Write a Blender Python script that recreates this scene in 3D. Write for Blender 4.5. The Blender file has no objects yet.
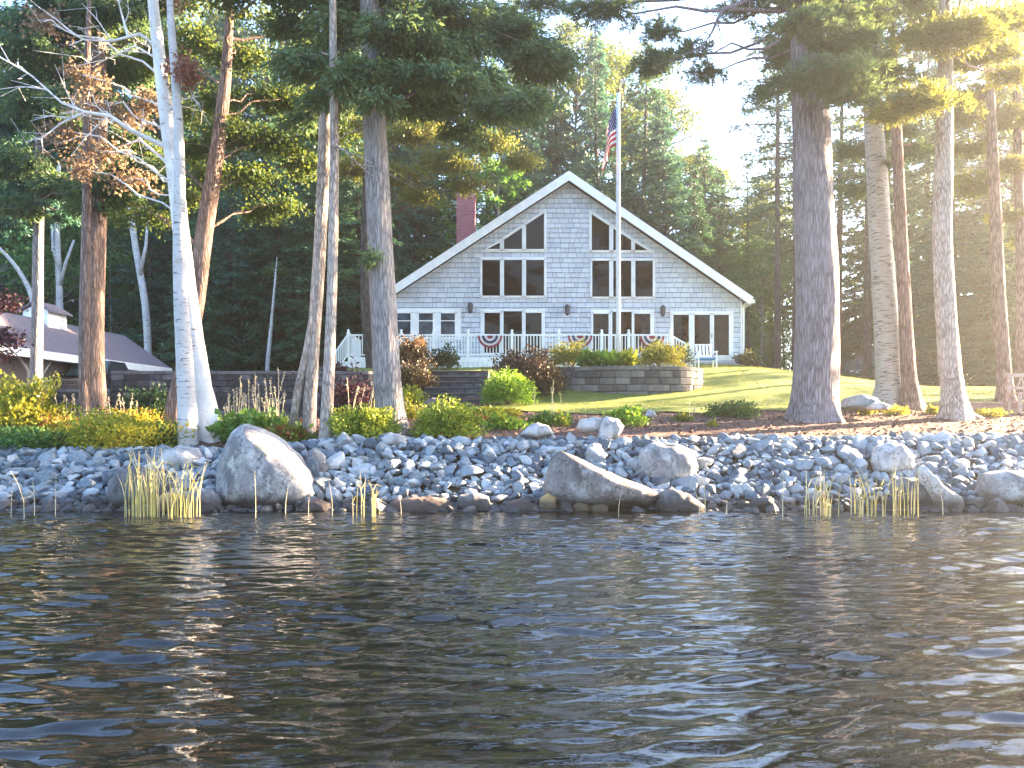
import bpy, math, random
import numpy as np
from mathutils import Vector, Matrix, noise as mnoise

SC = bpy.context.scene
COL = SC.collection
# ------------------------------------------------------------------ camera, light, exposure
FPX, HORIZON, EYE = 800.0, 425.0, 1.4
cam_d = bpy.data.cameras.new("camera"); cam = bpy.data.objects.new("camera", cam_d); COL.objects.link(cam)
cam.location = (0, 0, EYE); cam.rotation_euler = (math.radians(90), 0, 0)
cam_d.sensor_width = 36.0; cam_d.lens = 36.0 * FPX / 1024; cam_d.shift_y = (HORIZON - 384) / 1024
cam_d.clip_start = 0.05; cam_d.clip_end = 3000
SC.camera = cam
SUN_AZ, SUN_EL = math.radians(67), math.radians(19)      # clockwise from the view direction (+Y)
W = bpy.data.worlds.new("World"); SC.world = W; W.use_nodes = True
wn = W.node_tree.nodes; wl = W.node_tree.links
sky = wn.new("ShaderNodeTexSky"); sky.sky_type = 'NISHITA'; sky.sun_disc = False
sky.sun_elevation = SUN_EL; sky.sun_rotation = SUN_AZ; sky.air_density = 1.0; sky.dust_density = 1.0; sky.ozone_density = 3.0
bg = wn["Background"]; bg.inputs[1].default_value = 0.055
wl.new(sky.outputs[0], bg.inputs[0])
sd = bpy.data.lights.new("sun", 'SUN'); sun = bpy.data.objects.new("sun", sd); COL.objects.link(sun)
sd.energy = 5.0; sd.angle = math.radians(0.6); sd.color = (1.0, 0.74, 0.46)
sdir = Vector((math.sin(SUN_AZ) * math.cos(SUN_EL), math.cos(SUN_AZ) * math.cos(SUN_EL), math.sin(SUN_EL)))
sun.rotation_euler = sdir.to_track_quat('Z', 'Y').to_euler()
sun.location = (40, 20, 30)
SC.view_settings.view_transform = 'Standard'; SC.view_settings.look = 'None'
SC.view_settings.exposure = 4.2; SC.view_settings.gamma = 1.0
SC.cycles.max_bounces = 6; SC.cycles.diffuse_bounces = 3; SC.cycles.glossy_bounces = 3
SC.cycles.transmission_bounces = 3; SC.cycles.transparent_max_bounces = 8
SC.cycles.use_denoising = True

# ------------------------------------------------------------------ helpers
R0 = np.random.default_rng(7)
def at(px, py, Y): return Vector(((px - 512) / FPX * Y, Y, EYE + (HORIZON - py) / FPX * Y))
def lerp(a, b, t): return a + (b - a) * t
def sstep(a, b, x):
    t = np.clip((np.asarray(x, float) - a) / (b - a), 0, 1); return t * t * (3 - 2 * t)
def vnoise(P, scale, seed=0, octaves=3):
    """cheap smooth pseudo-noise in numpy, about -1..1"""
    r = np.random.default_rng(seed + 1234); P = np.asarray(P, float) * scale
    out = np.zeros(P.shape[:-1]); amp = 1.0
    for o in range(octaves):
        for _ in range(4):
            k = r.normal(size=P.shape[-1]) * 1.3 * 2 ** o; out = out + amp * .5 * np.sin(P @ k + r.uniform(0, 6.28))
        amp *= .5
    return out * .7

def tag(o, label=None, cat=None, group=None, kind=None):
    if label: o["label"] = label
    if cat: o["category"] = cat
    if group: o["group"] = group
    if kind: o["kind"] = kind
    return o
def empty(name, loc, label=None, cat=None, group=None):
    o = bpy.data.objects.new(name, None); COL.objects.link(o); o.location = loc; o.empty_display_size = .2
    bpy.context.view_layer.update() if False else None
    return tag(o, label, cat, group)

class MB:
    """collects geometry and links it as ONE mesh object"""
    def __init__(s): s.v = []; s.f = []; s.m = []; s.n = 0
    def add(s, verts, faces, mi=0):
        verts = np.asarray(verts, float).reshape(-1, 3)
        s.v.append(verts)
        for f in faces: s.f.append([i + s.n for i in f]); s.m.append(mi)
        s.n += len(verts); return s
    def box(s, x0, x1, y0, y1, z0, z1, mi=0):
        v = [(x, y, z) for z in (z0, z1) for y in (y0, y1) for x in (x0, x1)]
        return s.add(v, [(0, 2, 3, 1), (4, 5, 7, 6), (0, 1, 5, 4), (2, 6, 7, 3), (0, 4, 6, 2), (1, 3, 7, 5)], mi)
    def prism(s, poly, y0, y1, mi=0):
        """polygon of (x, z), extruded from y0 to y1"""
        n = len(poly); area = sum(poly[i][0] * poly[(i + 1) % n][1] - poly[(i + 1) % n][0] * poly[i][1] for i in range(n))
        if area < 0: poly = poly[::-1]
        v = [(p[0], y0, p[1]) for p in poly] + [(p[0], y1, p[1]) for p in poly]
        f = [list(range(n)), list(range(2 * n - 1, n - 1, -1))] + [(i, n + i, n + (i + 1) % n, (i + 1) % n) for i in range(n)]
        return s.add(v, f, mi)
    def bar(s, a, b, w, y0, y1, mi=0):
        """flat bar in the xz plane between points a and b"""
        a = np.array(a, float); b = np.array(b, float); d = (b - a) / np.linalg.norm(b - a); n = np.array((-d[1], d[0])) * w / 2
        return s.prism([tuple(a - n), tuple(b - n), tuple(b + n), tuple(a + n)], y0, y1, mi)
    def beam(s, p, q, w, h=None, mi=0):
        """square section beam between two 3D points"""
        p = Vector(p); q = Vector(q); h = h or w; d = (q - p).normalized()
        up = Vector((0, 0, 1)) if abs(d.z) < .95 else Vector((0, 1, 0)); a = d.cross(up).normalized() * w / 2; b = a.cross(d).normalized() * h / 2
        v = [c + sa * a + sb * b for c in (p, q) for sa, sb in ((-1, -1), (1, -1), (1, 1), (-1, 1))]
        return s.add([tuple(x) for x in v], [(0, 1, 2, 3), (7, 6, 5, 4), (0, 4, 5, 1), (1, 5, 6, 2), (2, 6, 7, 3), (3, 7, 4, 0)], mi)
    def tube(s, pts, rad, seg=8, mi=0, lobes=None, cap=True):
        P = np.asarray([tuple(p) for p in pts], float); n = len(P); rad = np.broadcast_to(np.asarray(rad, float), (n,))
        T = np.gradient(P, axis=0); T /= np.linalg.norm(T, axis=1)[:, None] + 1e-9
        ref = np.array((0, 0, 1.)) if abs(T[0][2]) < .8 else np.array((0, 1., 0))
        a = np.cross(T, ref); a /= np.linalg.norm(a, axis=1)[:, None] + 1e-9; b = np.cross(T, a)
        th = np.linspace(0, 2 * np.pi, seg, endpoint=False)
        rr = rad[:, None] * np.ones(seg)[None]
        if lobes is not None: rr = rr * lobes(np.arange(n), th)
        V = P[:, None] + a[:, None] * (np.cos(th)[None, :, None] * rr[..., None]) + b[:, None] * (np.sin(th)[None, :, None] * rr[..., None])
        F = [(i * seg + j, i * seg + (j + 1) % seg, (i + 1) * seg + (j + 1) % seg, (i + 1) * seg + j) for i in range(n - 1) for j in range(seg)]
        if cap: F += [list(range(seg))[::-1], list(range((n - 1) * seg, n * seg))]
        return s.add(V.reshape(-1, 3), F, mi)
    def lathe(s, prof, c, seg=16, mi=0):
        th = np.linspace(0, 2 * np.pi, seg, endpoint=False)
        V = [(c[0] + r * math.cos(t), c[1] + r * math.sin(t), c[2] + z) for r, z in prof for t in th]; n = len(prof)
        F = [(i * seg + j, i * seg + (j + 1) % seg, (i + 1) * seg + (j + 1) % seg, (i + 1) * seg + j) for i in range(n - 1) for j in range(seg)]
        F += [list(range(seg))[::-1], list(range((n - 1) * seg, n * seg))]
        return s.add(V, F, mi)
    def build(s, name, mats, parent=None, smooth=False, label=None, bevel=0):
        V = np.concatenate(s.v) if s.v else np.zeros((0, 3))
        return mesh_obj(name, V, s.f, mats, parent, smooth, s.m, bevel, label)

def mesh_obj(name, V, F, mats, parent=None, smooth=False, mi=None, bevel=0, label=None):
    V = np.asarray(V, float)
    off = Vector((0, 0, 0))
    if parent is not None:
        p = parent
        while p is not None: off += p.location; p = p.parent
    V = V - np.array(off)
    me = bpy.data.meshes.new(name)
    if isinstance(F, np.ndarray):
        k = F.shape[1]; me.vertices.add(len(V)); me.vertices.foreach_set("co", V.ravel())
        me.loops.add(F.size); me.loops.foreach_set("vertex_index", F.ravel().astype(np.int32))
        me.polygons.add(len(F)); me.polygons.foreach_set("loop_start", np.arange(0, F.size, k, dtype=np.int32))
        me.polygons.foreach_set("loop_total", np.full(len(F), k, dtype=np.int32)); me.update(calc_edges=True)
    else:
        me.from_pydata([tuple(v) for v in V], [], F); me.update()
    if not isinstance(mats, (list, tuple)): mats = [mats]
    for m in mats: me.materials.append(m)
    if mi is not None and len(mats) > 1: me.polygons.foreach_set("material_index", np.asarray(mi, dtype=np.int32))
    if smooth: me.polygons.foreach_set("use_smooth", np.ones(len(me.polygons), dtype=bool))
    o = bpy.data.objects.new(name, me); COL.objects.link(o); o.parent = parent
    if bevel:
        b = o.modifiers.new("bevel", 'BEVEL'); b.width = bevel; b.segments = 2; b.limit_method = 'ANGLE'
    if label: o["label"] = label
    return o
def children(o): return [c for c in bpy.data.objects if c.parent == o]
KIDS = {}
def copy_tree(o, loc, rz=0, sc=(1, 1, 1)):
    c = o.copy(); COL.objects.link(c); c.location = loc; c.rotation_euler = (0, 0, rz); c.scale = sc
    for ch in KIDS[o.name]:
        k = ch.copy(); COL.objects.link(k); k.parent = c
    return c

# ------------------------------------------------------------------ materials
class NT:
    def __init__(s, name):
        s.m = bpy.data.materials.new(name); s.m.use_nodes = True; s.t = s.m.node_tree
        s.b = s.t.nodes["Principled BSDF"]; s.out = s.t.nodes["Material Output"]
    def n(s, typ, **kw):
        x = s.t.nodes.new(typ)
        for k, v in kw.items():
            if k.startswith("i_"): x.inputs[int(k[2:]) if k[2:].isdigit() else k[2:].replace("_", " ")].default_value = v
            else: setattr(x, k, v)
        return x
    def l(s, a, b): s.t.links.new(a, b)
    def coord(s, scale=(1, 1, 1), kind="Object"):
        tc = s.n("ShaderNodeTexCoord"); mp = s.n("ShaderNodeMapping"); mp.inputs["Scale"].default_value = scale
        s.l(tc.outputs[kind], mp.inputs[0]); return mp.outputs[0]
    def noise(s, co, scale, detail=4, rough=.6):
        x = s.n("ShaderNodeTexNoise"); x.inputs["Scale"].default_value = scale; x.inputs["Detail"].default_value = detail; x.inputs["Roughness"].default_value = rough
        s.l(co, x.inputs["Vector"]); return x.outputs["Fac"]
    def ramp(s, f, stops):
        r = s.n("ShaderNodeValToRGB"); e = r.color_ramp.elements
        while len(e) < len(stops): e.new(.5)
        for i, (p, c) in enumerate(stops): e[i].position = p; e[i].color = (*c, 1)
        s.l(f, r.inputs[0]); return r.outputs[0]
    def mix(s, f, a, b, mode='MIX'):
        x = s.n("ShaderNodeMix"); x.data_type = 'RGBA'; x.blend_type = mode
        for sock, v in ((x.inputs[0], f), (x.inputs[6], a), (x.inputs[7], b)):
            if isinstance(v, bpy.types.NodeSocket): s.l(v, sock)
            elif isinstance(v, (int, float)): sock.default_value = v
            else: sock.default_value = (*v, 1)
        return x.outputs[2]
    def math(s, op, a, b=None):
        x = s.n("ShaderNodeMath"); x.operation = op
        for sock, v in zip(x.inputs, (a, b)):
            if v is None: continue
            if isinstance(v, (int, float)): sock.default_value = v
            else: s.l(v, sock)
        return x.outputs[0]
    def base(s, c):
        if isinstance(c, bpy.types.NodeSocket): s.l(c, s.b.inputs["Base Color"])
        else: s.b.inputs["Base Color"].default_value = (*c, 1)
    def rough(s, v): s.b.inputs["Roughness"].default_value = v
    def bump(s, h, strength=.5, dist=.02):
        x = s.n("ShaderNodeBump"); x.inputs["Strength"].default_value = strength; x.inputs["Distance"].default_value = dist
        s.l(h, x.inputs["Height"]); s.l(x.outputs[0], s.b.inputs["Normal"])
    def island(s): return s.n("ShaderNodeNewGeometry").outputs["Random Per Island"]
    def objrand(s): return s.n("ShaderNodeObjectInfo").outputs["Random"]

def mnoisy(name, c1, c2, scale=6, rough=.7, bump=.2, dist=.01, stretch=(1, 1, 1), detail=5, spec=.4):
    t = NT(name); co = t.coord(stretch); f = t.noise(co, scale, detail)
    t.base(t.ramp(f, [(.35, c1), (.65, c2)])); t.rough(rough); t.b.inputs["Specular IOR Level"].default_value = spec
    if bump: t.bump(t.noise(co, scale * 3, 4), bump, dist)
    return t.m
def mleaf(name, cols, trans=.35, scale=1.2, tcol=None, rough=.55):
    """leaf: varied along the crown and from leaf to leaf, lets some light through"""
    t = NT(name); co = t.coord(); f = t.noise(co, scale, 3)
    f = t.math('ADD', t.math('MULTIPLY', f, .75), t.math('MULTIPLY', t.island(), .3))
    f = t.math('ADD', f, t.math('MULTIPLY', t.math('SUBTRACT', t.objrand(), .5), .12))
    n = len(cols); c = t.ramp(f, [(.3 + .42 * i / max(1, n - 1), cc) for i, cc in enumerate(cols)])
    t.base(c); t.rough(rough); t.b.inputs["Specular IOR Level"].default_value = .3
    tr = t.n("ShaderNodeBsdfTranslucent"); t.l(t.mix(.6, c, tcol or cols[-1], 'MIX'), tr.inputs[0])
    ms = t.n("ShaderNodeMixShader"); ms.inputs[0].default_value = trans
    t.l(t.b.outputs[0], ms.inputs[1]); t.l(tr.outputs[0], ms.inputs[2]); t.l(ms.outputs[0], t.out.inputs[0])
    return t.m
def mbark(name, dark, mid, light, fx=9, fz=1.6, bump=.9, dist=.03):
    t = NT(name); co = t.coord((fx, fx, fz))
    v = t.n("ShaderNodeTexVoronoi"); v.feature = 'DISTANCE_TO_EDGE'; v.inputs["Scale"].default_value = 1.0
    nd = t.n("ShaderNodeTexNoise"); nd.inputs["Scale"].default_value = 1.5; t.l(co, nd.inputs["Vector"])
    mv = t.n("ShaderNodeVectorMath", operation='MULTIPLY_ADD'); mv.inputs[1].default_value = (.9, .9, .9)
    t.l(nd.outputs["Color"], mv.inputs[0]); t.l(co, mv.inputs[2]); t.l(mv.outputs[0], v.inputs["Vector"])
    co2 = t.coord(); big = t.noise(co2, 1.3, 4); fine = t.noise(t.coord((fx * 3, fx * 3, fz * 4)), 1.5, 5)
    h = t.math('ADD', t.math('MINIMUM', t.math('MULTIPLY', v.outputs["Distance"], 2.6), .85), t.math('MULTIPLY', fine, .45))
    c = t.ramp(h, [(.15, dark), (.55, mid), (1.0, light)])
    c = t.mix(t.ramp(big, [(.4, (0, 0, 0)), (.7, (.55, .55, .55))]), c, light)
    t.base(c); t.rough(.9); t.b.inputs["Specular IOR Level"].default_value = .2; t.bump(h, bump, dist)
    return t.m
def mbirch(name, white, dark, thr=.6, warm=(.5, .36, .25)):
    t = NT(name); a = t.noise(t.coord((3.2, 3.2, 24)), 1.3, 3); b = t.noise(t.coord((1, 1, 1)), 2.2, 5); c3 = t.noise(t.coord((5, 5, 3)), 2.0, 5)
    c = t.ramp(b, [(.35, white), (.75, tuple(x * .72 for x in white))])
    c = t.mix(t.ramp(c3, [(.58, (0, 0, 0)), (.68, (.6, .6, .6))]), c, warm)
    c = t.mix(t.ramp(a, [(thr, (0, 0, 0)), (thr + .05, (.9, .9, .9))]), c, dark)
    c = t.mix(t.ramp(c3, [(.25, (.85, .85, .85)), (.36, (0, 0, 0))]), c, dark)
    t.base(c); t.rough(.75); t.bump(t.math('ADD', a, c3), .35, .01); return t.m
def mstone(name, stops, scale=9, speck=.5, bump=.5, dist=.02, islandvar=.0, rough=.8, lichen=None):
    t = NT(name); co = t.coord(); a = t.noise(co, scale * .35, 5); b = t.noise(co, scale * 5, 3)
    f = t.math('ADD', t.math('MULTIPLY', a, 1 - speck * .5), t.math('MULTIPLY', b, speck * .5))
    if islandvar:
        r = t.math('FRACT', t.math('ADD', t.objrand(), t.math('MULTIPLY', t.island(), 3.7)))
        f = t.math('ADD', f, t.math('MULTIPLY', t.math('SUBTRACT', r, .5), islandvar))
    c = t.ramp(f, stops)
    if scale <= 6:
        vo = t.n("ShaderNodeTexVoronoi"); vo.feature = 'DISTANCE_TO_EDGE'; vo.inputs["Scale"].default_value = 2.3; nz = t.n("ShaderNodeTexNoise"); nz.inputs["Scale"].default_value = 3.5; nz.inputs["Detail"].default_value = 6; t.l(co, nz.inputs["Vector"])
        va = t.n("ShaderNodeVectorMath", operation='MULTIPLY_ADD'); va.inputs[1].default_value = (.8, .8, .8); t.l(nz.outputs["Color"], va.inputs[0]); t.l(co, va.inputs[2]); t.l(va.outputs[0], vo.inputs["Vector"])
        cr = t.ramp(vo.outputs["Distance"], [(.0, (.8, .8, .8)), (.035, (0, 0, 0))]); c = t.mix(cr, c, tuple(x * .35 for x in stops[0][1]))
        c = t.mix(t.ramp(t.noise(t.coord((1.5, 1.5, .5)), 2.2, 5), [(.48, (0, 0, 0)), (.62, (.75, .75, .75))]), c, tuple(x * .8 for x in stops[0][1]))
    if lichen: c = t.mix(t.ramp(t.noise(co, scale * .8, 6), [(.55, (0, 0, 0)), (.66, (.8, .8, .8))]), c, lichen)
    t.base(c); t.rough(rough); t.bump(t.math('ADD', t.math('ADD', a, t.math('MULTIPLY', b, .4)), t.math('MULTIPLY', t.noise(co, 55, 6, .75), .3)), bump, dist); return t.m
def mplain(name, c, rough=.5, metal=0, spec=.5, var=.08, scale=4):
    t = NT(name); f = t.noise(t.coord(), scale, 4)
    t.base(t.ramp(f, [(.3, tuple(x * (1 - var) for x in c)), (.7, tuple(min(1, x * (1 + var)) for x in c))]))
    t.rough(rough); t.b.inputs["Metallic"].default_value = metal; t.b.inputs["Specular IOR Level"].default_value = spec; return t.m
def mblock(name, stops, bump=.6):
    t = NT(name); co = t.coord(); f = t.math('ADD', t.math('MULTIPLY', t.noise(co, 7, 5), .6), t.math('MULTIPLY', t.island(), .5))
    t.base(t.ramp(f, stops)); t.rough(.9); t.bump(t.noise(co, 22, 5), bump, .02); return t.m

M = {}
M['white'] = mplain('white_paint', (.80, .81, .80), .45)
M['vinyl'] = mplain('white_vinyl', (.78, .81, .80), .35)
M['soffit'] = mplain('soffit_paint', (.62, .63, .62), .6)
def glass(name, c1, c2, sc=1.5):
    t = NT(name); co = t.coord(); f = t.noise(co, sc, 3); t.base(t.ramp(f, [(.4, c1), (.62, c2)])); t.rough(.03)
    t.b.inputs["IOR"].default_value = 1.4; t.b.inputs["Specular IOR Level"].default_value = .22; t.bump(t.noise(co, 1.1, 2), .12, .02); return t.m
M['glass'] = glass('window_glass', (.0012, .0012, .002), (.0035, .0025, .004))
M['glass_warm'] = glass('door_glass', (.003, .0015, .0015), (.022, .008, .004), 2.2)
M['glass_blue'] = glass('small_window_glass', (.012, .018, .03), (.05, .075, .10), 1.8)
t = NT('cedar_shingle'); co = t.coord((1, 1, 1)); co2 = t.coord((14, 14, 2.5))
f = t.math('ADD', t.math('MULTIPLY', t.island(), .55), t.math('MULTIPLY', t.noise(co2, 1.5, 4), .5))
t.base(t.ramp(f, [(.15, (.44, .475, .53)), (.5, (.54, .58, .63)), (.9, (.62, .655, .69))])); t.rough(.75); t.bump(t.noise(co2, 2, 4), .25, .01)
M['shingle'] = t.m
M['wallbase'] = mplain('course_shadow_backing', (.16, .165, .18), .9)  # dark wall colour painted in as the shadow lines between shingle courses
t = NT('roof_shingle'); bt = t.n("ShaderNodeTexBrick"); bt.inputs["Scale"].default_value = 1; bt.inputs["Brick Width"].default_value = .33; bt.inputs["Row Height"].default_value = .14
bt.inputs["Mortar Size"].default_value = .008; bt.inputs["Color1"].default_value = (.13, .11, .13, 1); bt.inputs["Color2"].default_value = (.19, .16, .18, 1); bt.inputs["Mortar"].default_value = (.08, .06, .07, 1)
t.l(t.coord(), bt.inputs["Vector"]); t.base(t.mix(.4, bt.outputs[0], t.ramp(t.noise(t.coord(), 3, 5), [(.3, (.11, .095, .115)), (.7, (.21, .175, .195))]))); t.rough(.9)
M['roof'] = t.m
def brickmat():
    t = NT('red_brick'); bt = t.n("ShaderNodeTexBrick"); bt.inputs["Scale"].default_value = 1; bt.inputs["Brick Width"].default_value = .2; bt.inputs["Row Height"].default_value = .068
    bt.inputs["Mortar Size"].default_value = .008; bt.inputs["Color1"].default_value = (.26, .05, .06, 1); bt.inputs["Color2"].default_value = (.36, .09, .095, 1); bt.inputs["Mortar"].default_value = (.34, .25, .25, 1)
    tc = t.n("ShaderNodeTexCoord"); sx = t.n("ShaderNodeSeparateXYZ"); cx = t.n("ShaderNodeCombineXYZ"); t.l(tc.outputs["Object"], sx.inputs[0])
    t.l(t.math('ADD', sx.outputs[0], sx.outputs[1]), cx.inputs[0]); t.l(sx.outputs[2], cx.inputs[1]); t.l(cx.outputs[0], bt.inputs["Vector"])
    t.base(t.mix(.25, bt.outputs[0], t.ramp(t.noise(t.coord(), 5, 4), [(.3, (.2, .04, .05)), (.7, (.4, .13, .12))]))); t.rough(.9); return t.m
M['brick'] = brickmat()
M['brickcap'] = mplain('chimney_cap', (.30, .16, .16), .9)
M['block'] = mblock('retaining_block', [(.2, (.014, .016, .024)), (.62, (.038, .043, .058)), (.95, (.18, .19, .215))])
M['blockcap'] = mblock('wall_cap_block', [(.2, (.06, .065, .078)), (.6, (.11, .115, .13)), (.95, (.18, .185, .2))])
M['blockwarm'] = mblock('terrace_block', [(.2, (.04, .038, .042)), (.55, (.10, .095, .10)), (.95, (.20, .19, .185))])
M['siding'] = mplain('garage_siding', (.27, .25, .27), .8)
M['darkdoor'] = mplain('garage_door_panel', (.09, .075, .085), .7)
M['carpaint'] = mplain('truck_paint', (.02, .025, .035), .25)
M['chrome'] = mplain('chrome', (.7, .7, .72), .2, 1)
M['lampglass'] = mplain('headlight_glass', (.72, .7, .66), .15)
M['windshield'] = glass('windshield_glass', (.05, .10, .11), (.10, .17, .18))
M['rubber'] = mplain('rubber', (.02, .02, .02), .8)
M['iron'] = mplain('dark_iron', (.05, .05, .055), .5)
M['red'] = mplain('flag_red', (.42, .03, .06), .8); M['flagwhite'] = mplain('flag_white', (.78, .76, .76), .8); M['navy'] = mplain('flag_blue', (.035, .05, .17), .8)
def mcloth(name, c):
    m = mleaf(name, [tuple(x * .9 for x in c), c], .45, 5, c); return m
M['red'], M['flagwhite'], M['navy'] = mcloth('flag_red_cloth', (.55, .03, .06)), mcloth('flag_white_cloth', (.85, .83, .83)), mcloth('flag_blue_cloth', (.04, .07, .28))
M['maroon'] = mplain('bunting_red', (.25, .02, .05), .8); M['bnavy'] = mplain('bunting_blue', (.03, .035, .10), .8)
M['blue'] = mplain('blue_fabric', (.06, .20, .50), .7)
M['gold'] = mplain('gold_finial', (.5, .36, .12), .3, 1)
M['alum'] = mplain('pole_paint', (.72, .73, .75), .35)
M['wood'] = mnoisy('weathered_wood', (.16, .10, .085), (.28, .19, .16), 3, .8, .3, .01, (1, 6, 6))
M['woodgrey'] = mnoisy('grey_wood', (.26, .20, .18), (.40, .33, .29), 3, .8, .3, .01, (1, 6, 6))

M['needle'] = mleaf('pine_needles', [(.042, .110, .070), (.080, .165, .095), (.14, .23, .095)], .42, .9, (.16, .20, .03))
M['needle_sunlit'] = mleaf('sunny_pine_needles', [(.045, .085, .022), (.09, .14, .03), (.16, .20, .04)], .45, .9, (.30, .28, .04))  # pine needles again, with yellow sunlight put into the colour
M['hemlock'] = mleaf('hemlock_needles', [(.032, .10, .066), (.055, .150, .092), (.095, .21, .10)], .32, .5, (.06, .12, .03))
M['hemlock_teal'] = mleaf('spruce_needles', [(.032, .11, .085), (.055, .165, .12), (.095, .23, .14)], .32, .5, (.06, .13, .05))
M['maple'] = mleaf('maple_leaves', [(.025, .065, .018), (.05, .115, .025), (.11, .17, .035)], .45, .45, (.20, .22, .03))
M['youngpine'] = mleaf('young_pine_needles', [(.045, .15, .035), (.08, .23, .05), (.13, .30, .07)], .45, .7, (.14, .26, .03))
M['lime'] = mleaf('lime_leaves', [(.05, .16, .05), (.09, .23, .07), (.14, .29, .08)], .45, .5, (.18, .32, .06))
M['dry'] = mleaf('dry_birch_leaves', [(.10, .08, .045), (.20, .145, .085), (.30, .20, .13)], .35, 1.5, (.28, .19, .10))
M['rust'] = mleaf('rust_leaves', [(.16, .06, .04), (.26, .11, .07)], .35, 1.5, (.34, .13, .08))
M['maple_sunlit'] = mleaf('sunlit_maple_leaves', [(.05, .09, .02), (.11, .14, .025), (.20, .19, .03)], .45, .8, (.26, .24, .03))  # maple foliage with the yellow of the low sun mixed into its colour
M['purple'] = mleaf('purple_leaves', [(.025, .010, .016), (.06, .022, .035)], .2, 2, (.09, .02, .03))
M['shrub_yg'] = mleaf('spirea_leaves', [(.10, .17, .02), (.20, .28, .03), (.36, .38, .04)], .3, 2.0, (.40, .38, .03))
M['shrub_yellow'] = mleaf('golden_shrub_leaves', [(.09, .16, .02), (.24, .26, .03), (.42, .36, .04)], .35, 1.4, (.50, .40, .03))
M['shrub_green'] = mleaf('green_shrub_leaves', [(.035, .10, .018), (.07, .17, .03), (.14, .25, .05)], .3, 2, (.18, .26, .03))
M['shrub_lime'] = mleaf('bright_green_leaves', [(.08, .18, .02), (.15, .29, .03), (.25, .40, .05)], .35, 2, (.28, .40, .03))
M['shrub_dark'] = mleaf('dark_shrub_leaves', [(.012, .034, .018), (.03, .065, .03), (.05, .10, .035)], .2, 2, (.05, .10, .03))
M['shrub_brown'] = mleaf('barberry_leaves', [(.030, .024, .014), (.050, .044, .022), (.070, .058, .026)], .12, 2, (.16, .08, .03))
M['shrub_plum'] = mleaf('plum_leaves', [(.030, .022, .022), (.052, .040, .033), (.080, .058, .040)], .12, 2, (.14, .07, .04))
M['shrub_orange'] = mleaf('orange_tip_leaves', [(.16, .07, .025), (.30, .14, .04)], .25, 3, (.5, .2, .04))
M['olive'] = mleaf('yew_leaves', [(.04, .075, .012), (.10, .14, .02), (.20, .22, .03)], .3, 1.5, (.28, .26, .03))
M['juniper'] = mleaf('juniper_leaves', [(.025, .08, .02), (.05, .13, .03), (.10, .19, .04)], .25, 1.2, (.12, .18, .03))
M['terracotta'] = mleaf('rust_plant_leaves', [(.20, .06, .025), (.36, .12, .05)], .25, 3, (.4, .13, .05))
M['stalk'] = mnoisy('pale_stalk', (.38, .33, .22), (.55, .48, .34), 8, .7, 0)
M['stem'] = mnoisy('brown_stem', (.06, .045, .03), (.12, .085, .06), 8, .9, .2)
t = NT('reed_blade'); t.base(t.ramp(t.math('ADD', t.math('MULTIPLY', t.island(), .7), t.math('MULTIPLY', t.noise(t.coord(), 4, 3), .4)), [(.15, (.22, .22, .06)), (.5, (.46, .38, .10)), (.8, (.55, .46, .24)), (1, (.36, .26, .15))])); t.rough(.6); M['reed'] = t.m
M['reed_pale'] = mnoisy('dry_reed', (.42, .35, .20), (.60, .52, .36), 4, .6, 0)

M['bark_pine'] = mbark('pine_bark', (.055, .045, .052), (.19, .165, .18), (.30, .265, .28), 17, 2.0)
M['bark_brown'] = mbark('brown_bark', (.05, .035, .03), (.17, .115, .10), (.30, .22, .19), 18, 2.6)
M['bark_grey'] = mbark('grey_bark', (.075, .07, .07), (.22, .205, .21), (.34, .32, .32), 22, 2.6)
M['bark_dark'] = mbark('dark_bark', (.02, .017, .016), (.055, .045, .042), (.10, .085, .08), 10, 2)
M['bark_pale'] = mbark('pale_bark', (.11, .10, .10), (.32, .30, .30), (.50, .47, .46), 22, 5, .6)
M['bark_tan'] = mbark('tan_bark', (.10, .075, .065), (.31, .25, .22), (.48, .41, .36), 20, 4, .6)
M['birch'] = mbirch('birch_bark', (.72, .70, .69), (.07, .06, .06), .64)
M['birch_grey'] = mbirch('old_birch_bark', (.50, .48, .48), (.09, .08, .08), .60, (.34, .25, .2))
M['birch_lichen'] = mbirch('yellow_birch_bark', (.34, .32, .295), (.085, .07, .065), .56, (.24, .27, .21))

M['riprap'] = mstone('blue_grey_riprap', [(.15, (.06, .08, .105)), (.38, (.14, .175, .21)), (.52, (.21, .245, .275)), (.64, (.27, .262, .26)), (.72, (.26, .30, .33)), (.92, (.44, .44, .45))], 7, .45, .5, .012, .85)
M['granite'] = mstone('pale_granite', [(.3, (.10, .10, .11)), (.5, (.25, .245, .25)), (.72, (.46, .44, .42))], 5, .8, .7, .03, 0, .85, (.44, .45, .43))
M['granite_brown'] = mstone('brown_grey_boulder', [(.3, (.07, .06, .06)), (.5, (.19, .165, .16)), (.75, (.36, .32, .30))], 5, .7, .7, .03, 0, .85, (.34, .33, .32))
M['granite_dark'] = mstone('dark_shore_rock', [(.3, (.055, .05, .052)), (.55, (.15, .14, .145)), (.8, (.30, .28, .275))], 5, .6, .6, .02)
M['granite_white'] = mstone('white_rock', [(.28, (.22, .22, .225)), (.5, (.42, .41, .41)), (.75, (.60, .58, .56))], 6, .5, .5, .015)
M['granite_red'] = mstone('reddish_rock', [(.28, (.11, .065, .055)), (.5, (.27, .16, .13)), (.8, (.46, .32, .26))], 6, .6, .5, .02)
M['ochre'] = mstone('ochre_rock', [(.28, (.25, .15, .06)), (.5, (.46, .30, .11)), (.8, (.62, .45, .22))], 7, .5, .4, .015)
M['bluerock'] = mstone('blue_slab_rock', [(.3, (.10, .14, .16)), (.6, (.20, .26, .29))], 5, .5, .4, .015)
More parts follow.
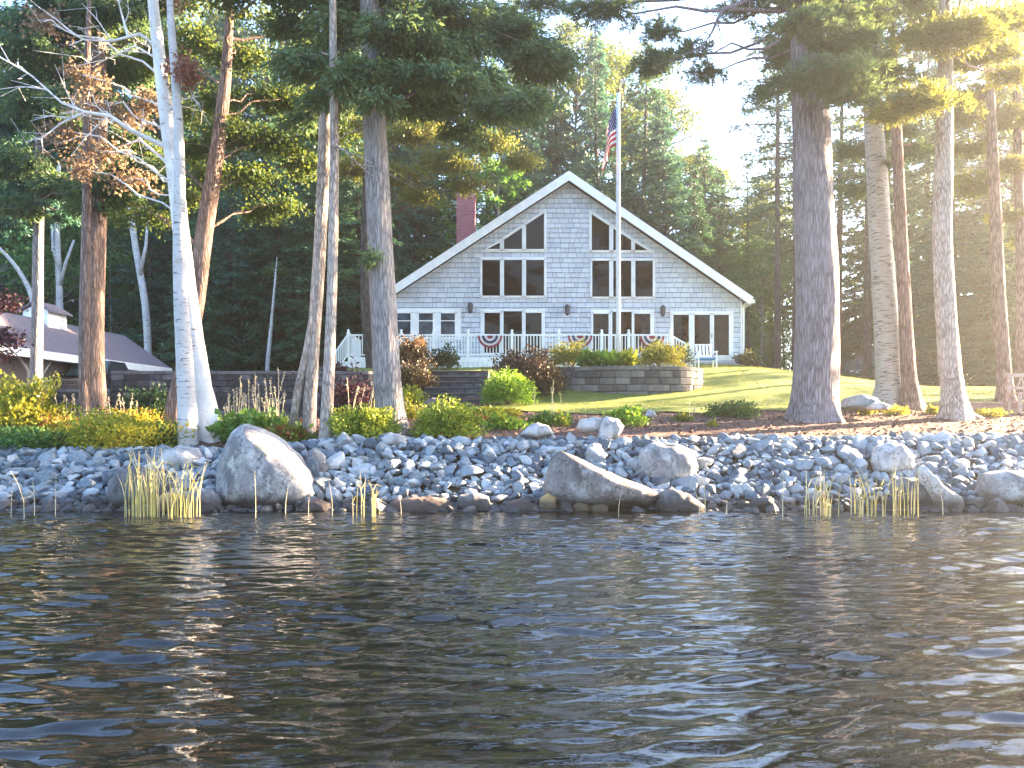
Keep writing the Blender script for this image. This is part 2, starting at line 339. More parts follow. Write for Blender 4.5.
# ------------------------------------------------------------------ wet band at the waterline of every rock
for k in ('riprap', 'granite', 'granite_dark', 'granite_brown', 'granite_red', 'ochre', 'granite_white'):
    m = M[k]; nt = m.node_tree; b = nt.nodes["Principled BSDF"]; src = b.inputs["Base Color"].links[0].from_socket
    g = nt.nodes.new("ShaderNodeNewGeometry"); sx = nt.nodes.new("ShaderNodeSeparateXYZ"); nt.links.new(g.outputs["Position"], sx.inputs[0])
    nz = nt.nodes.new("ShaderNodeTexNoise"); nz.inputs["Scale"].default_value = 3; nt.links.new(g.outputs["Position"], nz.inputs["Vector"])
    ma = nt.nodes.new("ShaderNodeMath"); ma.operation = 'MULTIPLY_ADD'; ma.inputs[1].default_value = -.16; nt.links.new(nz.outputs["Fac"], ma.inputs[0]); nt.links.new(sx.outputs[2], ma.inputs[2])
    mr = nt.nodes.new("ShaderNodeMapRange"); mr.inputs[1].default_value = .05; mr.inputs[2].default_value = .20; mr.inputs[3].default_value = .88; mr.inputs[4].default_value = 0
    nt.links.new(ma.outputs[0], mr.inputs[0])
    mx = nt.nodes.new("ShaderNodeMix"); mx.data_type = 'RGBA'; mx.inputs[7].default_value = (.030, .024, .022, 1)
    nt.links.new(mr.outputs[0], mx.inputs[0]); nt.links.new(src, mx.inputs[6]); nt.links.new(mx.outputs[2], b.inputs["Base Color"])

# ------------------------------------------------------------------ terrain
PM = ((-400, 13.15, 15.0, 21, 23.2, 24.5, 28, 30.5, 33, 45, 80, 160, 2000), (-6, -.08, 1.02, 1.80, 2.0, 2.36, 3.30, 3.58, 3.9, 4.5, 6.5, 9, 9))
PL = ((-400, 13.15, 15.0, 20, 26, 40, 55, 80, 160, 2000), (-6, -.08, .86, 1.50, 1.65, 1.75, 3.2, 6.5, 10, 10))
PR = ((-400, 13.15, 15.0, 18.5, 21, 30, 45, 80, 160, 2000), (-6, -.08, 1.06, 1.48, 1.80, 2.78, 3.5, 6.0, 9, 9))
def g(x, y):
    x = np.asarray(x, float); y = np.asarray(y, float)
    m = np.interp(y, *PM); l = np.interp(y, *PL); r = np.interp(y, *PR)
    wr = sstep(8, 17, x)
    h = m * (1 - wr) + r * wr
    front = 1 - sstep(-5.2, -3.2, x); back = 1 - sstep(-13.5, -7.5, x)
    s = sstep(26.0, 26.7, y); wl_ = front * (1 - s) + back * s
    h = h * (1 - wl_) + l * wl_
    return h + vnoise(np.stack([x, y], -1), .7, 3, 3) * .03 * sstep(13.5, 16, y)
def gz(x, y): return float(g(x, y))
def ground_at(px, py, lo=13.2, hi=60):
    """point where the sight line through a pixel meets the ground"""
    Y = np.arange(lo, hi, .02); x = (px - 512) / FPX * Y; z = EYE + (HORIZON - py) / FPX * Y
    d = g(x, Y) - z; i = int(np.argmax(d >= 0)) if (d >= 0).any() else int(np.argmin(np.abs(d)))
    return Vector((x[i], Y[i], float(g(x[i], Y[i]))))
def grid_sheet(name, xs, yfun, nv, mat, lift, noise=0, seed=0):
    """sheet following the ground between two edge curves"""
    V = []; n = len(xs)
    for j in range(nv + 1):
        for i, x in enumerate(xs):
            y0, y1 = yfun(x); y = y0 + (y1 - y0) * j / nv; V.append((x, y))
    V = np.array(V); z = g(V[:, 0], V[:, 1]) + lift
    if noise: z = z + noise * vnoise(V, 6, seed, 3)
    F = np.array([(j * n + i, j * n + i + 1, (j + 1) * n + i + 1, (j + 1) * n + i) for j in range(nv) for i in range(n - 1)])
    return mesh_obj(name, np.column_stack([V, z]), F, mat, smooth=True)
def axis(parts): return np.unique(np.concatenate([np.arange(a, b, s) for a, b, s in parts]))
xs = axis([(-200, -60, 20), (-60, -20, 1.5), (-20, 20, .25), (20, 60, 1.5), (60, 201, 20)])
ys = axis([(-4, 12, 4), (12, 28, .2), (28, 60, .6), (60, 201, 10)])
X, Y_ = np.meshgrid(xs, ys); Z = g(X, Y_) - .02
nx = len(xs); F = np.array([(j * nx + i, j * nx + i + 1, (j + 1) * nx + i + 1, (j + 1) * nx + i) for j in range(len(ys) - 1) for i in range(nx - 1)])
M['soil'] = mnoisy('forest_floor', (.035, .026, .020), (.085, .065, .042), 2.5, .95, .6, .04)
tag(mesh_obj('ground', np.column_stack([X.ravel(), Y_.ravel(), Z.ravel()]), F, M['soil'], smooth=True), kind='structure')
t = NT('mulch'); co = t.coord(); f = t.noise(co, 14, 6, .7); f2 = t.noise(co, 1.2, 3)
t.base(t.mix(t.ramp(f2, [(.4, (0, 0, 0)), (.7, (.6, .6, .6))]), t.ramp(f, [(.3, (.03, .013, .010)), (.55, (.095, .042, .032)), (.75, (.19, .10, .075))]), (.14, .08, .058)))
t.rough(.95); t.bump(t.noise(co, 30, 4), .8, .03); M['mulch'] = t.m
t = NT('lawn_grass'); co = t.coord(); f = t.noise(t.coord((1, 3, 1)), 2.5, 5); f2 = t.noise(co, 40, 3)
t.base(t.ramp(t.math('ADD', t.math('MULTIPLY', f, .6), t.math('MULTIPLY', f2, .4)), [(.32, (.045, .095, .010)), (.55, (.125, .165, .015)), (.75, (.23, .22, .03))]))
t.rough(.8); t.bump(f2, .8, .03); M['lawn'] = t.m
def lawn_edge(x):   # front edge of the lawn
    return float(np.interp(x, [-4, -1.2, -.3, 2, 5, 8, 12, 16, 22], [27.6, 27.2, 20.2, 19.9, 20.1, 20.9, 22.0, 24, 27])) + .12 * math.sin(x * 2.3) + .06 * math.sin(x * 5.1)
tag(grid_sheet('mulch_bed', np.arange(-16, 19, .12), lambda x: (14.75, lawn_edge(x) + .3 if x > -4 else 26.0), 60, M['mulch'], .004, .012, 5), kind='structure')
tag(grid_sheet('lawn', np.arange(-6.8, 22, .15), lambda x: ((27.5 if x < -.95 else lawn_edge(x)), 36.5 if x > 8 else 34), 60, M['lawn'], .03, .012, 9), kind='structure')
# grass blades along the lawn
def blades(n, xr, yr, h, seed, cond):
    r = np.random.default_rng(seed); x = r.uniform(*xr, n); y = r.uniform(*yr, n); k = np.array([cond(a, b) for a, b in zip(x, y)]); x = x[k]; y = y[k]; n = len(x)
    hh = r.uniform(.5, 1.2, n) * h; a = r.uniform(0, 6.28, n); w = .006
    b = np.column_stack([x, y, g(x, y) + .02]); d = np.column_stack([np.cos(a) * w, np.sin(a) * w, np.zeros(n)])
    tip = b + np.column_stack([r.normal(0, .03, n), r.normal(0, .03, n), hh])
    V = np.stack([b - d, b + d, tip], 1).reshape(-1, 3); return V, np.arange(3 * n).reshape(-1, 3)
M['blade'] = mleaf('grass_blades', [(.05, .09, .012), (.12, .15, .02), (.22, .21, .04)], .35, 1.0, (.30, .28, .03))
V, F = blades(60000, (-1.2, 21), (19.6, 33.5), .055, 3, lambda a, b: b > lawn_edge(a) + .05)
tag(mesh_obj('lawn_grass', V, F, M['blade']), kind='stuff')
# needle and chip litter on the mulch bed
r = np.random.default_rng(5); n = 9000; x = r.uniform(-6, 15, n); y = r.uniform(14.9, 23, n); k = np.array([b < lawn_edge(a) for a, b in zip(x, y)]); x = x[k]; y = y[k]; n = len(x)
a = r.uniform(0, 6.28, n); L = r.uniform(.015, .05, n); w = r.uniform(.006, .016, n); z = g(x, y) + .012
d = np.column_stack([np.cos(a) * L, np.sin(a) * L, r.normal(0, .012, n)]); e = np.column_stack([-np.sin(a) * w, np.cos(a) * w, r.normal(0, .01, n)]); c = np.column_stack([x, y, z + .01])
V = np.stack([c - d - e, c + d - e, c + d + e, c - d + e], 1).reshape(-1, 3)
t = NT('bark_chips'); t.base(t.ramp(t.island(), [(0, (.03, .014, .011)), (.6, (.13, .065, .05)), (1, (.30, .19, .15))])); t.rough(.9); M['chips'] = t.m
tag(mesh_obj('bark_chips', V, np.arange(4 * n).reshape(-1, 4), M['chips']), kind='stuff')

# ------------------------------------------------------------------ lake
xs = axis([(-200, -40, 20), (-40, -11, 1.0), (-11, 11, .05), (11, 40, 1.0), (40, 201, 20)])
ys = axis([(-200, -20, 20), (-20, 1.8, 1.2), (1.8, 6.5, .014), (6.5, 13.7, .024)])
X, Y_ = np.meshgrid(xs, ys); r = np.random.default_rng(21); Z = np.zeros_like(X)
fade = sstep(-14, -10.5, X) * (1 - sstep(10.5, 14, X)) * sstep(.5, 2.2, Y_)
wx = X + .10 * np.sin(Y_ * 1.1 + .4 * X) + .03 * np.sin(3.1 * Y_ - 2 * X); wy = Y_ + .10 * np.sin(X * .9 + .5 * Y_) + .03 * np.sin(2.7 * X + 1.9 * Y_)
for _ in range(84):
    lam = float(np.exp(r.uniform(math.log(.10), math.log(.62)))); ang = r.normal(math.radians(96), math.radians(19)); k = 2 * math.pi / lam
    amp = .027 * r.uniform(.5, 1.4) * lam / (2 * math.pi) * (1.15 if lam < .4 else .75); ph = r.uniform(0, 6.28)
    p = (wx * math.cos(ang) + wy * math.sin(ang)) * k + ph; Z += amp * (np.sin(p) - .25 * np.cos(2 * p))
near = 1 - sstep(5.5, 10, Y_)
for _ in range(34):
    lam = float(np.exp(r.uniform(math.log(.055), math.log(.13)))); ang = r.normal(math.radians(95), math.radians(14)); k = 2 * math.pi / lam
    Z += near * .020 * r.uniform(.4, 1.3) * lam / (2 * math.pi) * np.sin((wx * math.cos(ang) + wy * math.sin(ang)) * k + r.uniform(0, 6.28))
grp = .78 + .38 * np.sin(X * .75 + Y_ * .45) * np.sin(Y_ * 1.1 - X * .3 + 1)
Z = Z * fade * grp * (1 - .25 * sstep(12.2, 13.5, Y_))
t = NT('lake_water'); co = t.coord((1, 2.0, 1), "Object"); f = t.noise(co, 9, 3, .5)
t.base((.003, .0038, .0042)); t.rough(.03); t.b.inputs["IOR"].default_value = 1.6
t.bump(f, .14, .02); M['water'] = t.m
nx = len(xs); F = np.array([(j * nx + i, j * nx + i + 1, (j + 1) * nx + i + 1, (j + 1) * nx + i) for j in range(len(ys) - 1) for i in range(nx - 1)])
tag(mesh_obj('lake_water', np.column_stack([X.ravel(), Y_.ravel(), Z.ravel()]), F, M['water'], smooth=True), kind='structure')

# ------------------------------------------------------------------ rocks
import bmesh
def ico(sub):
    bm = bmesh.new(); bmesh.ops.create_icosphere(bm, subdivisions=sub, radius=1); V = np.array([v.co[:] for v in bm.verts]); F = np.array([[v.index for v in f.verts] for f in bm.faces]); bm.free(); return V, F
ICO = {k: ico(k) for k in (2, 3, 4, 5)}
def chunk(seed, sub=3, planes=11, rough=.03):
    """angular stone: sphere cut by random planes"""
    r = np.random.default_rng(seed); V, F = ICO[sub]; nrm = r.normal(size=(planes, 3)); nrm /= np.linalg.norm(nrm, axis=1)[:, None]; d = r.uniform(.5, .82, planes)
    dot = V @ nrm.T; rad = np.where(dot > .05, d / np.maximum(dot, .05), 9).min(1); rad = np.minimum(rad, 1.12) * 1.25
    return V * rad[:, None] * (1 + rough * vnoise(V, 3, seed)[:, None]), F
stone_meshes = []
for i in range(14):
    V, F = chunk(i, 3, 8 + i % 4, .02)
    me = bpy.data.meshes.new("riprap_stone"); me.from_pydata(V.tolist(), [], F.tolist()); me.materials.append(M['riprap']); me.update(); stone_meshes.append((me, V, F))
r = np.random.default_rng(77); cand = []
def blocked(x, y):
    for bx, by, rx, ry in BLOCK:
        if ((x - bx) / rx) ** 2 + ((y - by) / ry) ** 2 < 1: return True
    return False
BLOCK = [(-4.15, 13.65, .72, .5), (1.45, 13.4, .8, .5), (2.75, 14.15, .4, .3), (6.6, 14.3, .3, .28), (7.2, 13.45, .3, .4)]
tops = lambda x: float(np.interp(x, [-12, -6, -3, 0, 3, 6, 9, 12], [14.95, 14.95, 15.05, 15.15, 15.2, 15.35, 15.7, 15.8])) + .12 * math.sin(x * 1.7)
placed = []; cells = {}
for tries in range(60000):
    x = r.uniform(-10.4, 10.6); y = r.uniform(13.0, 15.9); s = float(np.clip(r.lognormal(math.log(.092), .36), .05, .22))
    if y > tops(x) + (.25 if s < .1 else 0) or blocked(x, y): continue
    ok = True; cx, cy = int(x // .4), int(y // .4)
    for i in (-1, 0, 1):
        for j in (-1, 0, 1):
            for (qx, qy, qs) in cells.get((cx + i, cy + j), ()):
                if math.hypot(qx - x, (qy - y) * 1.15) < (qs + s) * .70: ok = False; break
            if not ok: break
        if not ok: break
    if ok: cells.setdefault((cx, cy), []).append((x, y, s)); placed.append((x, y, s))
    if len(placed) > 2600: break
placed.sort(key=lambda p: -p[2] / p[1] * (1 if abs((p[0] / p[1])) < .63 else .2))
stuff = MB()
for i, (x, y, s) in enumerate(placed):
    me, V, F = stone_meshes[int(r.integers(14))]; rot = Matrix.Rotation(r.uniform(0, 6.28), 3, 'Z') @ Matrix.Rotation(r.normal(0, .45), 3, 'X') @ Matrix.Rotation(r.normal(0, .4), 3, 'Y')
    sc = np.array((r.uniform(.9, 1.45), r.uniform(.8, 1.15), r.uniform(.5, .85))) * s; z = gz(x, y) + s * .30 + r.uniform(0, .04)
    if i < 300:
        o = bpy.data.objects.new("riprap_stone", me); COL.objects.link(o); o.location = (x, y, z); o.rotation_euler = rot.to_euler(); o.scale = sc
        tag(o, "angular blue-grey stone, one of many packed on the sloping shore bank", "stone", "riprap stones on the shore bank")
    else:
        stuff.add((V * sc) @ np.array(rot).T + np.array((x, y, z)), [], 0); stuff.f.extend((F + stuff.n - len(V)).tolist())
# small gravel between the stones
for _ in range(1500):
    x = r.uniform(-10.5, 10.5); y = r.uniform(13.0, 15.7)
    if y > tops(x) + .2: continue
    me, V, F = stone_meshes[int(r.integers(14))]; s = r.uniform(.035, .075); V2, F2 = chunk(int(r.integers(6)), 2, 9)
    stuff.add(V2 * s * np.array((1.3, 1, .7)) + np.array((x, y, gz(x, y) + s * .3)), []); stuff.f.extend((F2 + stuff.n - len(V2)).tolist())
stuff.m = [0] * len(stuff.f)
tag(stuff.build("riprap_gravel", M['riprap']), kind="stuff")

def rock(name, sil, Y, depth, mat, label, cat="rock", group=None, seed=0, sub=5, rough=.05, facet=.10, yoff=0):
    """boulder whose front outline follows the photographed one; rounded in depth"""
    P = np.array([[(px - 512) / FPX * Y, EYE + (HORIZON - py) / FPX * Y] for px, py in sil]); c = (P.min(0) + P.max(0)) / 2
    Q = P - c; V, F = ICO[sub]; th = np.arctan2(V[:, 2], V[:, 0])
    # ray / polygon distance
    rad = np.zeros(len(V)); dx, dz = np.cos(th), np.sin(th)
    for i in range(len(Q)):
        a, b = Q[i], Q[(i + 1) % len(Q)]; e = b - a; den = dx * e[1] - dz * e[0]; den = np.where(np.abs(den) < 1e-9, 1e-9, den)
        tt = (a[0] * e[1] - a[1] * e[0]) / den; u = (a[0] * dz - a[1] * dx) / den
        rad = np.where((tt > 0) & (u >= -1e-6) & (u <= 1 + 1e-6), np.maximum(rad, tt), rad)
    cp = np.sqrt(np.maximum(0, 1 - V[:, 1] ** 2)) ; cpe = cp ** .8
    W_ = np.column_stack([dx * rad * cpe, np.sign(V[:, 1]) * np.abs(V[:, 1]) ** .92 * depth, dz * rad * cpe])
    r = np.random.default_rng(seed); nrm = r.normal(size=(9, 3)); nrm /= np.linalg.norm(nrm, axis=1)[:, None]
    f = np.abs(V @ nrm.T).max(1); sz = float(rad.mean())
    W_ = W_ * (1 + facet * (.9 - f)[:, None]) + V * (vnoise(V, 2.2, seed, 4)[:, None] * rough * sz)
    base = Vector((c[0], Y + yoff, c[1] + Q[:, 1].min()))
    o = mesh_obj(name, W_ + np.array((c[0], Y + yoff, c[1])) - np.array(base), F, mat, smooth=True); o.location = base
    return tag(o, label, cat, group)
BS = "boulder"
rock(BS, [(218, 500), (219, 470), (224, 450), (234, 430), (247, 424), (262, 429), (285, 443), (300, 456), (309, 472), (316, 492), (312, 508), (265, 514), (225, 510)], 13.7, .62, M['granite'], "biggest pale grey granite boulder, domed, standing upright at the waterline", "boulder", seed=3, facet=.07)
rock(BS, [(543, 492), (548, 472), (553, 456), (560, 450), (580, 458), (600, 468), (622, 478), (645, 486), (661, 494), (650, 506), (600, 510), (556, 506)], 13.35, .50, M['granite_brown'], "long grey boulder sloping down to the right above small ochre rocks", "boulder", seed=5, facet=.14)
rock("rock", [(655, 506), (660, 493), (672, 488), (690, 494), (705, 506), (700, 516), (660, 516)], 13.2, .30, M['granite_dark'], "dark wedge-shaped wet rock in the water right of the long sloping boulder", seed=7)
rock(BS, [(636, 470), (642, 450), (652, 443), (676, 443), (692, 450), (698, 466), (690, 482), (660, 486), (640, 480)], 14.2, .36, M['granite'], "pale speckled boulder embedded halfway up the stone bank behind the long boulder", "boulder", seed=9)
rock("rock", [(871, 462), (876, 447), (888, 442), (902, 444), (912, 456), (910, 470), (890, 474), (874, 472)], 14.3, .28, M['granite_white'], "whitish rounded rock high in the stone bank above the right-hand reeds", seed=11)
rock("rock", [(918, 468), (924, 465), (934, 480), (948, 490), (960, 497), (963, 508), (955, 516), (936, 516), (930, 498), (920, 480)], 13.2, .22, M['granite_white'], "pale curved wedge-shaped rock at the waterline behind the right-hand reeds", seed=13, rough=.04)
rock(BS, [(888, 500), (892, 485), (905, 478), (922, 480), (932, 492), (936, 510), (895, 512)], 13.45, .3, M['granite_dark'], "grey-brown boulder directly left of the pale curved wedge rock", "boulder", seed=14)
rock(BS, [(978, 490), (982, 474), (1000, 470), (1030, 472), (1060, 480), (1064, 500), (1030, 508), (984, 504)], 13.5, .4, M['granite'], "flat-topped grey boulder at the right end of the shoreline", "boulder", seed=15)
rock("rock", [(386, 510), (392, 501), (410, 498), (432, 497), (448, 500), (462, 510), (455, 517), (392, 517)], 13.2, .25, M['granite_red'], "low reddish-brown rock in the water beside the middle reed clump", seed=17)
rock("rock", [(455, 506), (460, 495), (474, 492), (488, 497), (492, 508), (480, 514), (460, 513)], 13.3, .22, M['granite'], "grey rounded rock right of the low reddish rock", seed=19)
rock("rock", [(500, 512), (508, 502), (522, 498), (538, 505), (548, 513), (530, 518), (505, 518)], 13.15, .2, M['granite_red'], "low brown wet rock left of the small ochre rocks", seed=21)
rock("rock", [(538, 508), (540, 498), (548, 493), (556, 497), (557, 509), (548, 514)], 13.1, .14, M['ochre'], "ochre-yellow rock, leftmost of the small ones below the long boulder", seed=23)
rock("rock", [(570, 508), (575, 499), (583, 497), (589, 503), (590, 512), (576, 514)], 13.1, .13, M['ochre'], "ochre-tan rock, middle one of the small ones below the long boulder", seed=25)
rock("rock", [(588, 508), (594, 501), (602, 500), (609, 506), (608, 513), (592, 514)], 13.1, .13, M['ochre'], "ochre rock, rightmost of the small ones below the long boulder", seed=27)
rock("rock", [(558, 508), (561, 500), (570, 498), (573, 506), (570, 513), (560, 513)], 13.12, .14, M['granite_dark'], "small dark wet rock wedged between the ochre rocks", seed=29)
rock(BS, [(108, 500), (112, 480), (124, 469), (142, 466), (160, 472), (170, 486), (172, 506), (140, 512), (112, 510)], 13.5, .35, M['granite_dark'], "grey-blue boulder standing behind the dense yellow reed clump", "boulder", seed=31)
rock("rock", [(182, 508), (186, 494), (198, 487), (212, 490), (221, 502), (220, 514), (188, 516)], 13.2, .24, M['granite'], "rounded grey rock at the waterline just left of the biggest boulder", seed=33)
rock("rock", [(156, 504), (162, 494), (174, 491), (184, 496), (190, 508), (182, 515), (160, 514)], 13.15, .2, M['ochre'], "tan-yellow rock half hidden among the yellow reeds", seed=35)
rock("rock", [(160, 462), (166, 450), (180, 446), (196, 448), (204, 458), (196, 468), (166, 468)], 14.7, .35, M['granite_white'], "flat pale rock at the foot of the birch trees", seed=37)
rock("rock", [(300, 508), (304, 501), (318, 499), (330, 503), (332, 512), (306, 515)], 13.15, .18, M['granite_red'], "flat brown rock at the waterline right of the biggest boulder", seed=39)
rock("rock", [(245, 470), (250, 458), (262, 452), (276, 455), (330, 462), (330, 480), (300, 486)], 14.2, .3, M['granite_dark'], "dark grey rock tucked behind the biggest boulder", seed=41)
rock("rock", [(302, 468), (306, 452), (316, 448), (326, 456), (326, 472), (312, 476)], 14.2, .22, M['granite'], "pinkish grey rock in the bank just right of the biggest boulder", seed=42)
rock("rock", [(520, 434), (528, 426), (538, 422), (548, 426), (555, 434), (538, 438)], 15.2, .25, M['granite_white'], "white domed rock on the mulch beside low plants", seed=43)
rock("rock", [(576, 428), (580, 420), (592, 417), (606, 419), (612, 426), (600, 432), (582, 432)], 15.4, .22, M['granite_white'], "white flat rock, left one of the stacked pair on the bank edge", group=None, seed=45)
rock("rock", [(598, 438), (600, 426), (606, 417), (618, 418), (624, 426), (618, 436), (608, 442)], 15.25, .22, M['granite_white'], "white upright rock, right one of the stacked pair on the bank edge", seed=47)
rock("rock", [(645, 416), (648, 409), (654, 411), (657, 416), (650, 418)], 17.2, .1, M['granite_white'], "small pale pointed rock in the mulch near the lawn edge", seed=49)
rock("rock", [(838, 408), (846, 398), (860, 394), (874, 398), (882, 407), (860, 411)], 19.3, .4, M['bluerock'], "bluish slab rock between the thick pine and the lichen-covered trunk", seed=51)
rock("rock", [(866, 408), (872, 403), (882, 402), (890, 406), (886, 410), (872, 411)], 18.9, .2, M['granite_white'], "small pale rock beside the bluish slab", seed=53)
rock("rock", [(424, 402), (432, 397), (445, 400), (448, 408), (430, 409)], 21.0, .2, M['granite_dark'], "dark rock at the foot of the block steps", seed=55)
rock("rock", [(380, 438), (390, 432), (404, 436), (408, 444), (384, 446)], 15.0, .2, M['granite_white'], "white rock at the top of the bank left of the steps planting", seed=57)
# ------------------------------------------------------------------ house
HY = 33.0
hx = lambda px, Y=HY: (px - 512) / FPX * Y
hz = lambda py, Y=HY: EYE + (HORIZON - py) / FPX * Y
hp = lambda px, py, Y=HY: (hx(px, Y), hz(py, Y))
RF = 32.45; RB = 44.6
house = empty('house', (hx(569), HY, 3.9), "grey cedar-shingled lakeside house with a wide white-trimmed front gable", "house")
apex, eR, eL = hp(569, 171, RF), hp(753, 297, RF), hp(387, 290, RF)
def roofline(x):   # underside of the roof above x (front plane)
    a = apex; b = eR if x > a[0] else eL
    return a[1] + (b[1] - a[1]) * (x - a[0]) / (b[0] - a[0]) - .30
wl, wr, wz0 = hx(394), hx(741), 3.55
wall_poly = [(wl, wz0), (wr, wz0), (wr, roofline(wr)), (apex[0], roofline(apex[0])), (wl, roofline(wl))]
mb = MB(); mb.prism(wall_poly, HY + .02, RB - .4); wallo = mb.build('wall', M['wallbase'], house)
# real shingle courses on the front and right-hand wall
def clip(poly, n, c):   # keep n.p <= c
    out = []
    for i in range(len(poly)):
        p, q = poly[i], poly[(i + 1) % len(poly)]; dp, dq = n[0] * p[0] + n[1] * p[1] - c, n[0] * q[0] + n[1] * q[1] - c
        if dp <= 0: out.append(p)
        if dp * dq < 0: s_ = dp / (dp - dq); out.append((p[0] + (q[0] - p[0]) * s_, p[1] + (q[1] - p[1]) * s_))
    return out
rs = random.Random(4)
def roof_plane(e):
    d = (e[0] - apex[0], e[1] - apex[1]); n = (-d[1], d[0]); n = n if n[1] > 0 else (-n[0], -n[1]); L = math.hypot(*n); n = (n[0] / L, n[1] / L)
    return n, n[0] * apex[0] + n[1] * (apex[1] - .31)
sh = MB(); z = wz0 + .02; row = 0; CH = .205
while z < apex[1]:
    x = wl - rs.uniform(0, .2)
    while x < wr:
        w = rs.choice((.16, .22, .28, .34, .40)); j_ = rs.uniform(-.008, .008); p = [(max(x + .007, wl), z + .017 + j_), (min(x + w - .007, wr), z + .017 + j_), (min(x + w - .007, wr), z + CH), (max(x + .007, wl), z + CH)]
        if p[1][0] - p[0][0] > .03:
            for e in (eL, eR):
                if len(p) >= 3: n, c = roof_plane(e); p = clip(p, n, c)
            if len(p) >= 3:
                yb, yt = HY - .030, HY + .004
                yy = [yb + (yt - yb) * min(1, max(0, (q[1] - z) / CH)) for q in p]
                V = [(q[0], y, q[1]) for q, y in zip(p, yy)] + [(q[0], HY + .018, q[1]) for q in p]; k = len(p)
                sh.add(V, [list(range(k))] + [(i, k + i, k + (i + 1) % k, (i + 1) % k) for i in range(k)])
        x += w
    z += CH; row += 1
z = wz0 + .02
while z < roofline(wr) - .05:
    y = HY
    while y < RB - .45:
        w = rs.choice((.22, .28, .34, .40)); y2 = min(y + w - .004, RB - .42)
        sh.add([(wr + .022, y, z), (wr + .022, y2, z), (wr + .002, y2, z + CH), (wr + .002, y, z + CH), (wr, y, z), (wr, y2, z)], [(0, 1, 2, 3), (4, 5, 1, 0)]); y += w
    z += CH
sh.build('shingle_siding', M['shingle'], wallo)
# roof: two slabs, white rake boards, soffit
mb = MB(); rk = MB()
for e in (eL, eR):
    d = np.array(e) - apex; n = np.array((-d[1], d[0])); n = n / np.linalg.norm(n) * (1 if n[1] > 0 else -1)
    a0 = np.array(apex); down = np.array((0, -1.0)); th = .13
    o1 = [tuple(a0 + down * th * 1.2), tuple(np.array(e) - n * th), tuple(np.array(e)), tuple(a0)]
    mb.prism(o1, RF + .05, RB)
    k = .31
    rk.prism([tuple(a0 + down * k * 1.2), tuple(np.array(e) - n * k + d / np.linalg.norm(d) * .05), tuple(np.array(e) + n * .012 + d / np.linalg.norm(d) * .03), tuple(a0 + (0, .015))], RF, RF + .045)
roof = mb.build('roof', M['roof'], house)
rk.build('rake_board', M['white'], roof)
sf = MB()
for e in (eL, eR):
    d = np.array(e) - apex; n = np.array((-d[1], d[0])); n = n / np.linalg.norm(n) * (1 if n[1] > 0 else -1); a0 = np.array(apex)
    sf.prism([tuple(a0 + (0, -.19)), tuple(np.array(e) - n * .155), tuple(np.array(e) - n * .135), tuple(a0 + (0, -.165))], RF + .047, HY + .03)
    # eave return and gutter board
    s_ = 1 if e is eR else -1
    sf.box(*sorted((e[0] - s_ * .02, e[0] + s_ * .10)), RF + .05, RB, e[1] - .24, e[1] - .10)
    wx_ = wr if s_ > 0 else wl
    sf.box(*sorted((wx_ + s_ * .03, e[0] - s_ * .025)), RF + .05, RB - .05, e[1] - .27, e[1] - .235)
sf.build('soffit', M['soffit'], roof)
mb = MB(); mb.box(wr - .02, wr + .035, HY - .035, HY + .10, wz0, roofline(wr) - .02); mb.box(wl - .035, wl + .02, HY - .035, HY + .1, wz0, roofline(wl) - .02); mb.build('corner_board', M['white'], wallo)
mb = MB(); mb.box(wr + .06, wr + .13, HY - .06, HY + .01, 3.7, eR[1] - .25); mb.build('downspout', M['white'], house)
# chimney
cx0, cx1 = hx(456.5, 36.5), hx(475, 36.5); ch = MB(); ch.box(cx0, cx1, 36.5, 37.25, 6.5, hz(197, 36.5)); chim = ch.build('chimney', M['brick'], house)
cc = MB(); zt = hz(197, 36.5); cc.box(cx0 - .04, cx1 + .04, 36.46, 37.29, zt + .002, zt + .10); cc.box(cx0 - .01, cx1 + .01, 36.49, 37.26, zt + .102, zt + .20); cc.build('chimney_cap', M['brickcap'], chim)
# windows
def win_poly(outer, panes, trim=.10, gl='glass', label=None, door=False):
    """frame board cut by panes: outer and panes are pixel polygons on the front wall"""
    fr = MB(); O = [hp(*p) for p in outer]
    fr.prism(O, HY - .045, HY - .022)
    Pw = [[hp(*p) for p in q] for q in panes]
    def ring(poly, w):
        k = len(poly); c = np.mean(poly, 0)
        for i in range(k):
            a, b = np.array(poly[i]), np.array(poly[(i + 1) % k]); d = (b - a) / np.linalg.norm(b - a); n = np.array((-d[1], d[0]))
            if np.dot(n, c - a) > 0: n = -n
            fr.bar(a + n * w / 2 - d * w, b + n * w / 2 + d * w, w, HY - .085, HY - .046)
    for q in Pw: ring(q, .055)
    f = fr.build('door' if door else 'window', M['white'], house, label=label)
    for q in Pw:
        gm = MB(); gm.prism(q, HY - .058, HY - .047); gm.build('pane', M[gl], f)
    return f
def rect(x0, y0, x1, y1): return [(x0, y0), (x1, y0), (x1, y1), (x0, y1)]
win_poly(rect(480, 257.5, 546.5, 298.5), [rect(482.3, 260.3, 500, 296), rect(504, 260.3, 522, 296), rect(526, 260.3, 544, 296)], label="three-pane rectangular upper left window")
win_poly(rect(590, 258.5, 655, 299), [rect(592, 261, 609, 297), rect(613, 261, 631, 297), rect(635, 261, 652.5, 297)], label="three-pane rectangular upper right window")
sl = lambda x: 251.5 - (x - 482) * .668
win_poly([(481.5, 252), (546.5, 252), (546.5, 208.5)], [[(487, 249.5), (500, 249.5), (500, sl(500) + 3.2)], [(504, 249.5), (522, 249.5), (522, sl(522) + 3.2), (504, sl(504) + 3.2)], [(526, 249.5), (544, 249.5), (544, sl(544) + 3.2), (526, sl(526) + 3.2)]], label="slanted triangular upper left window")
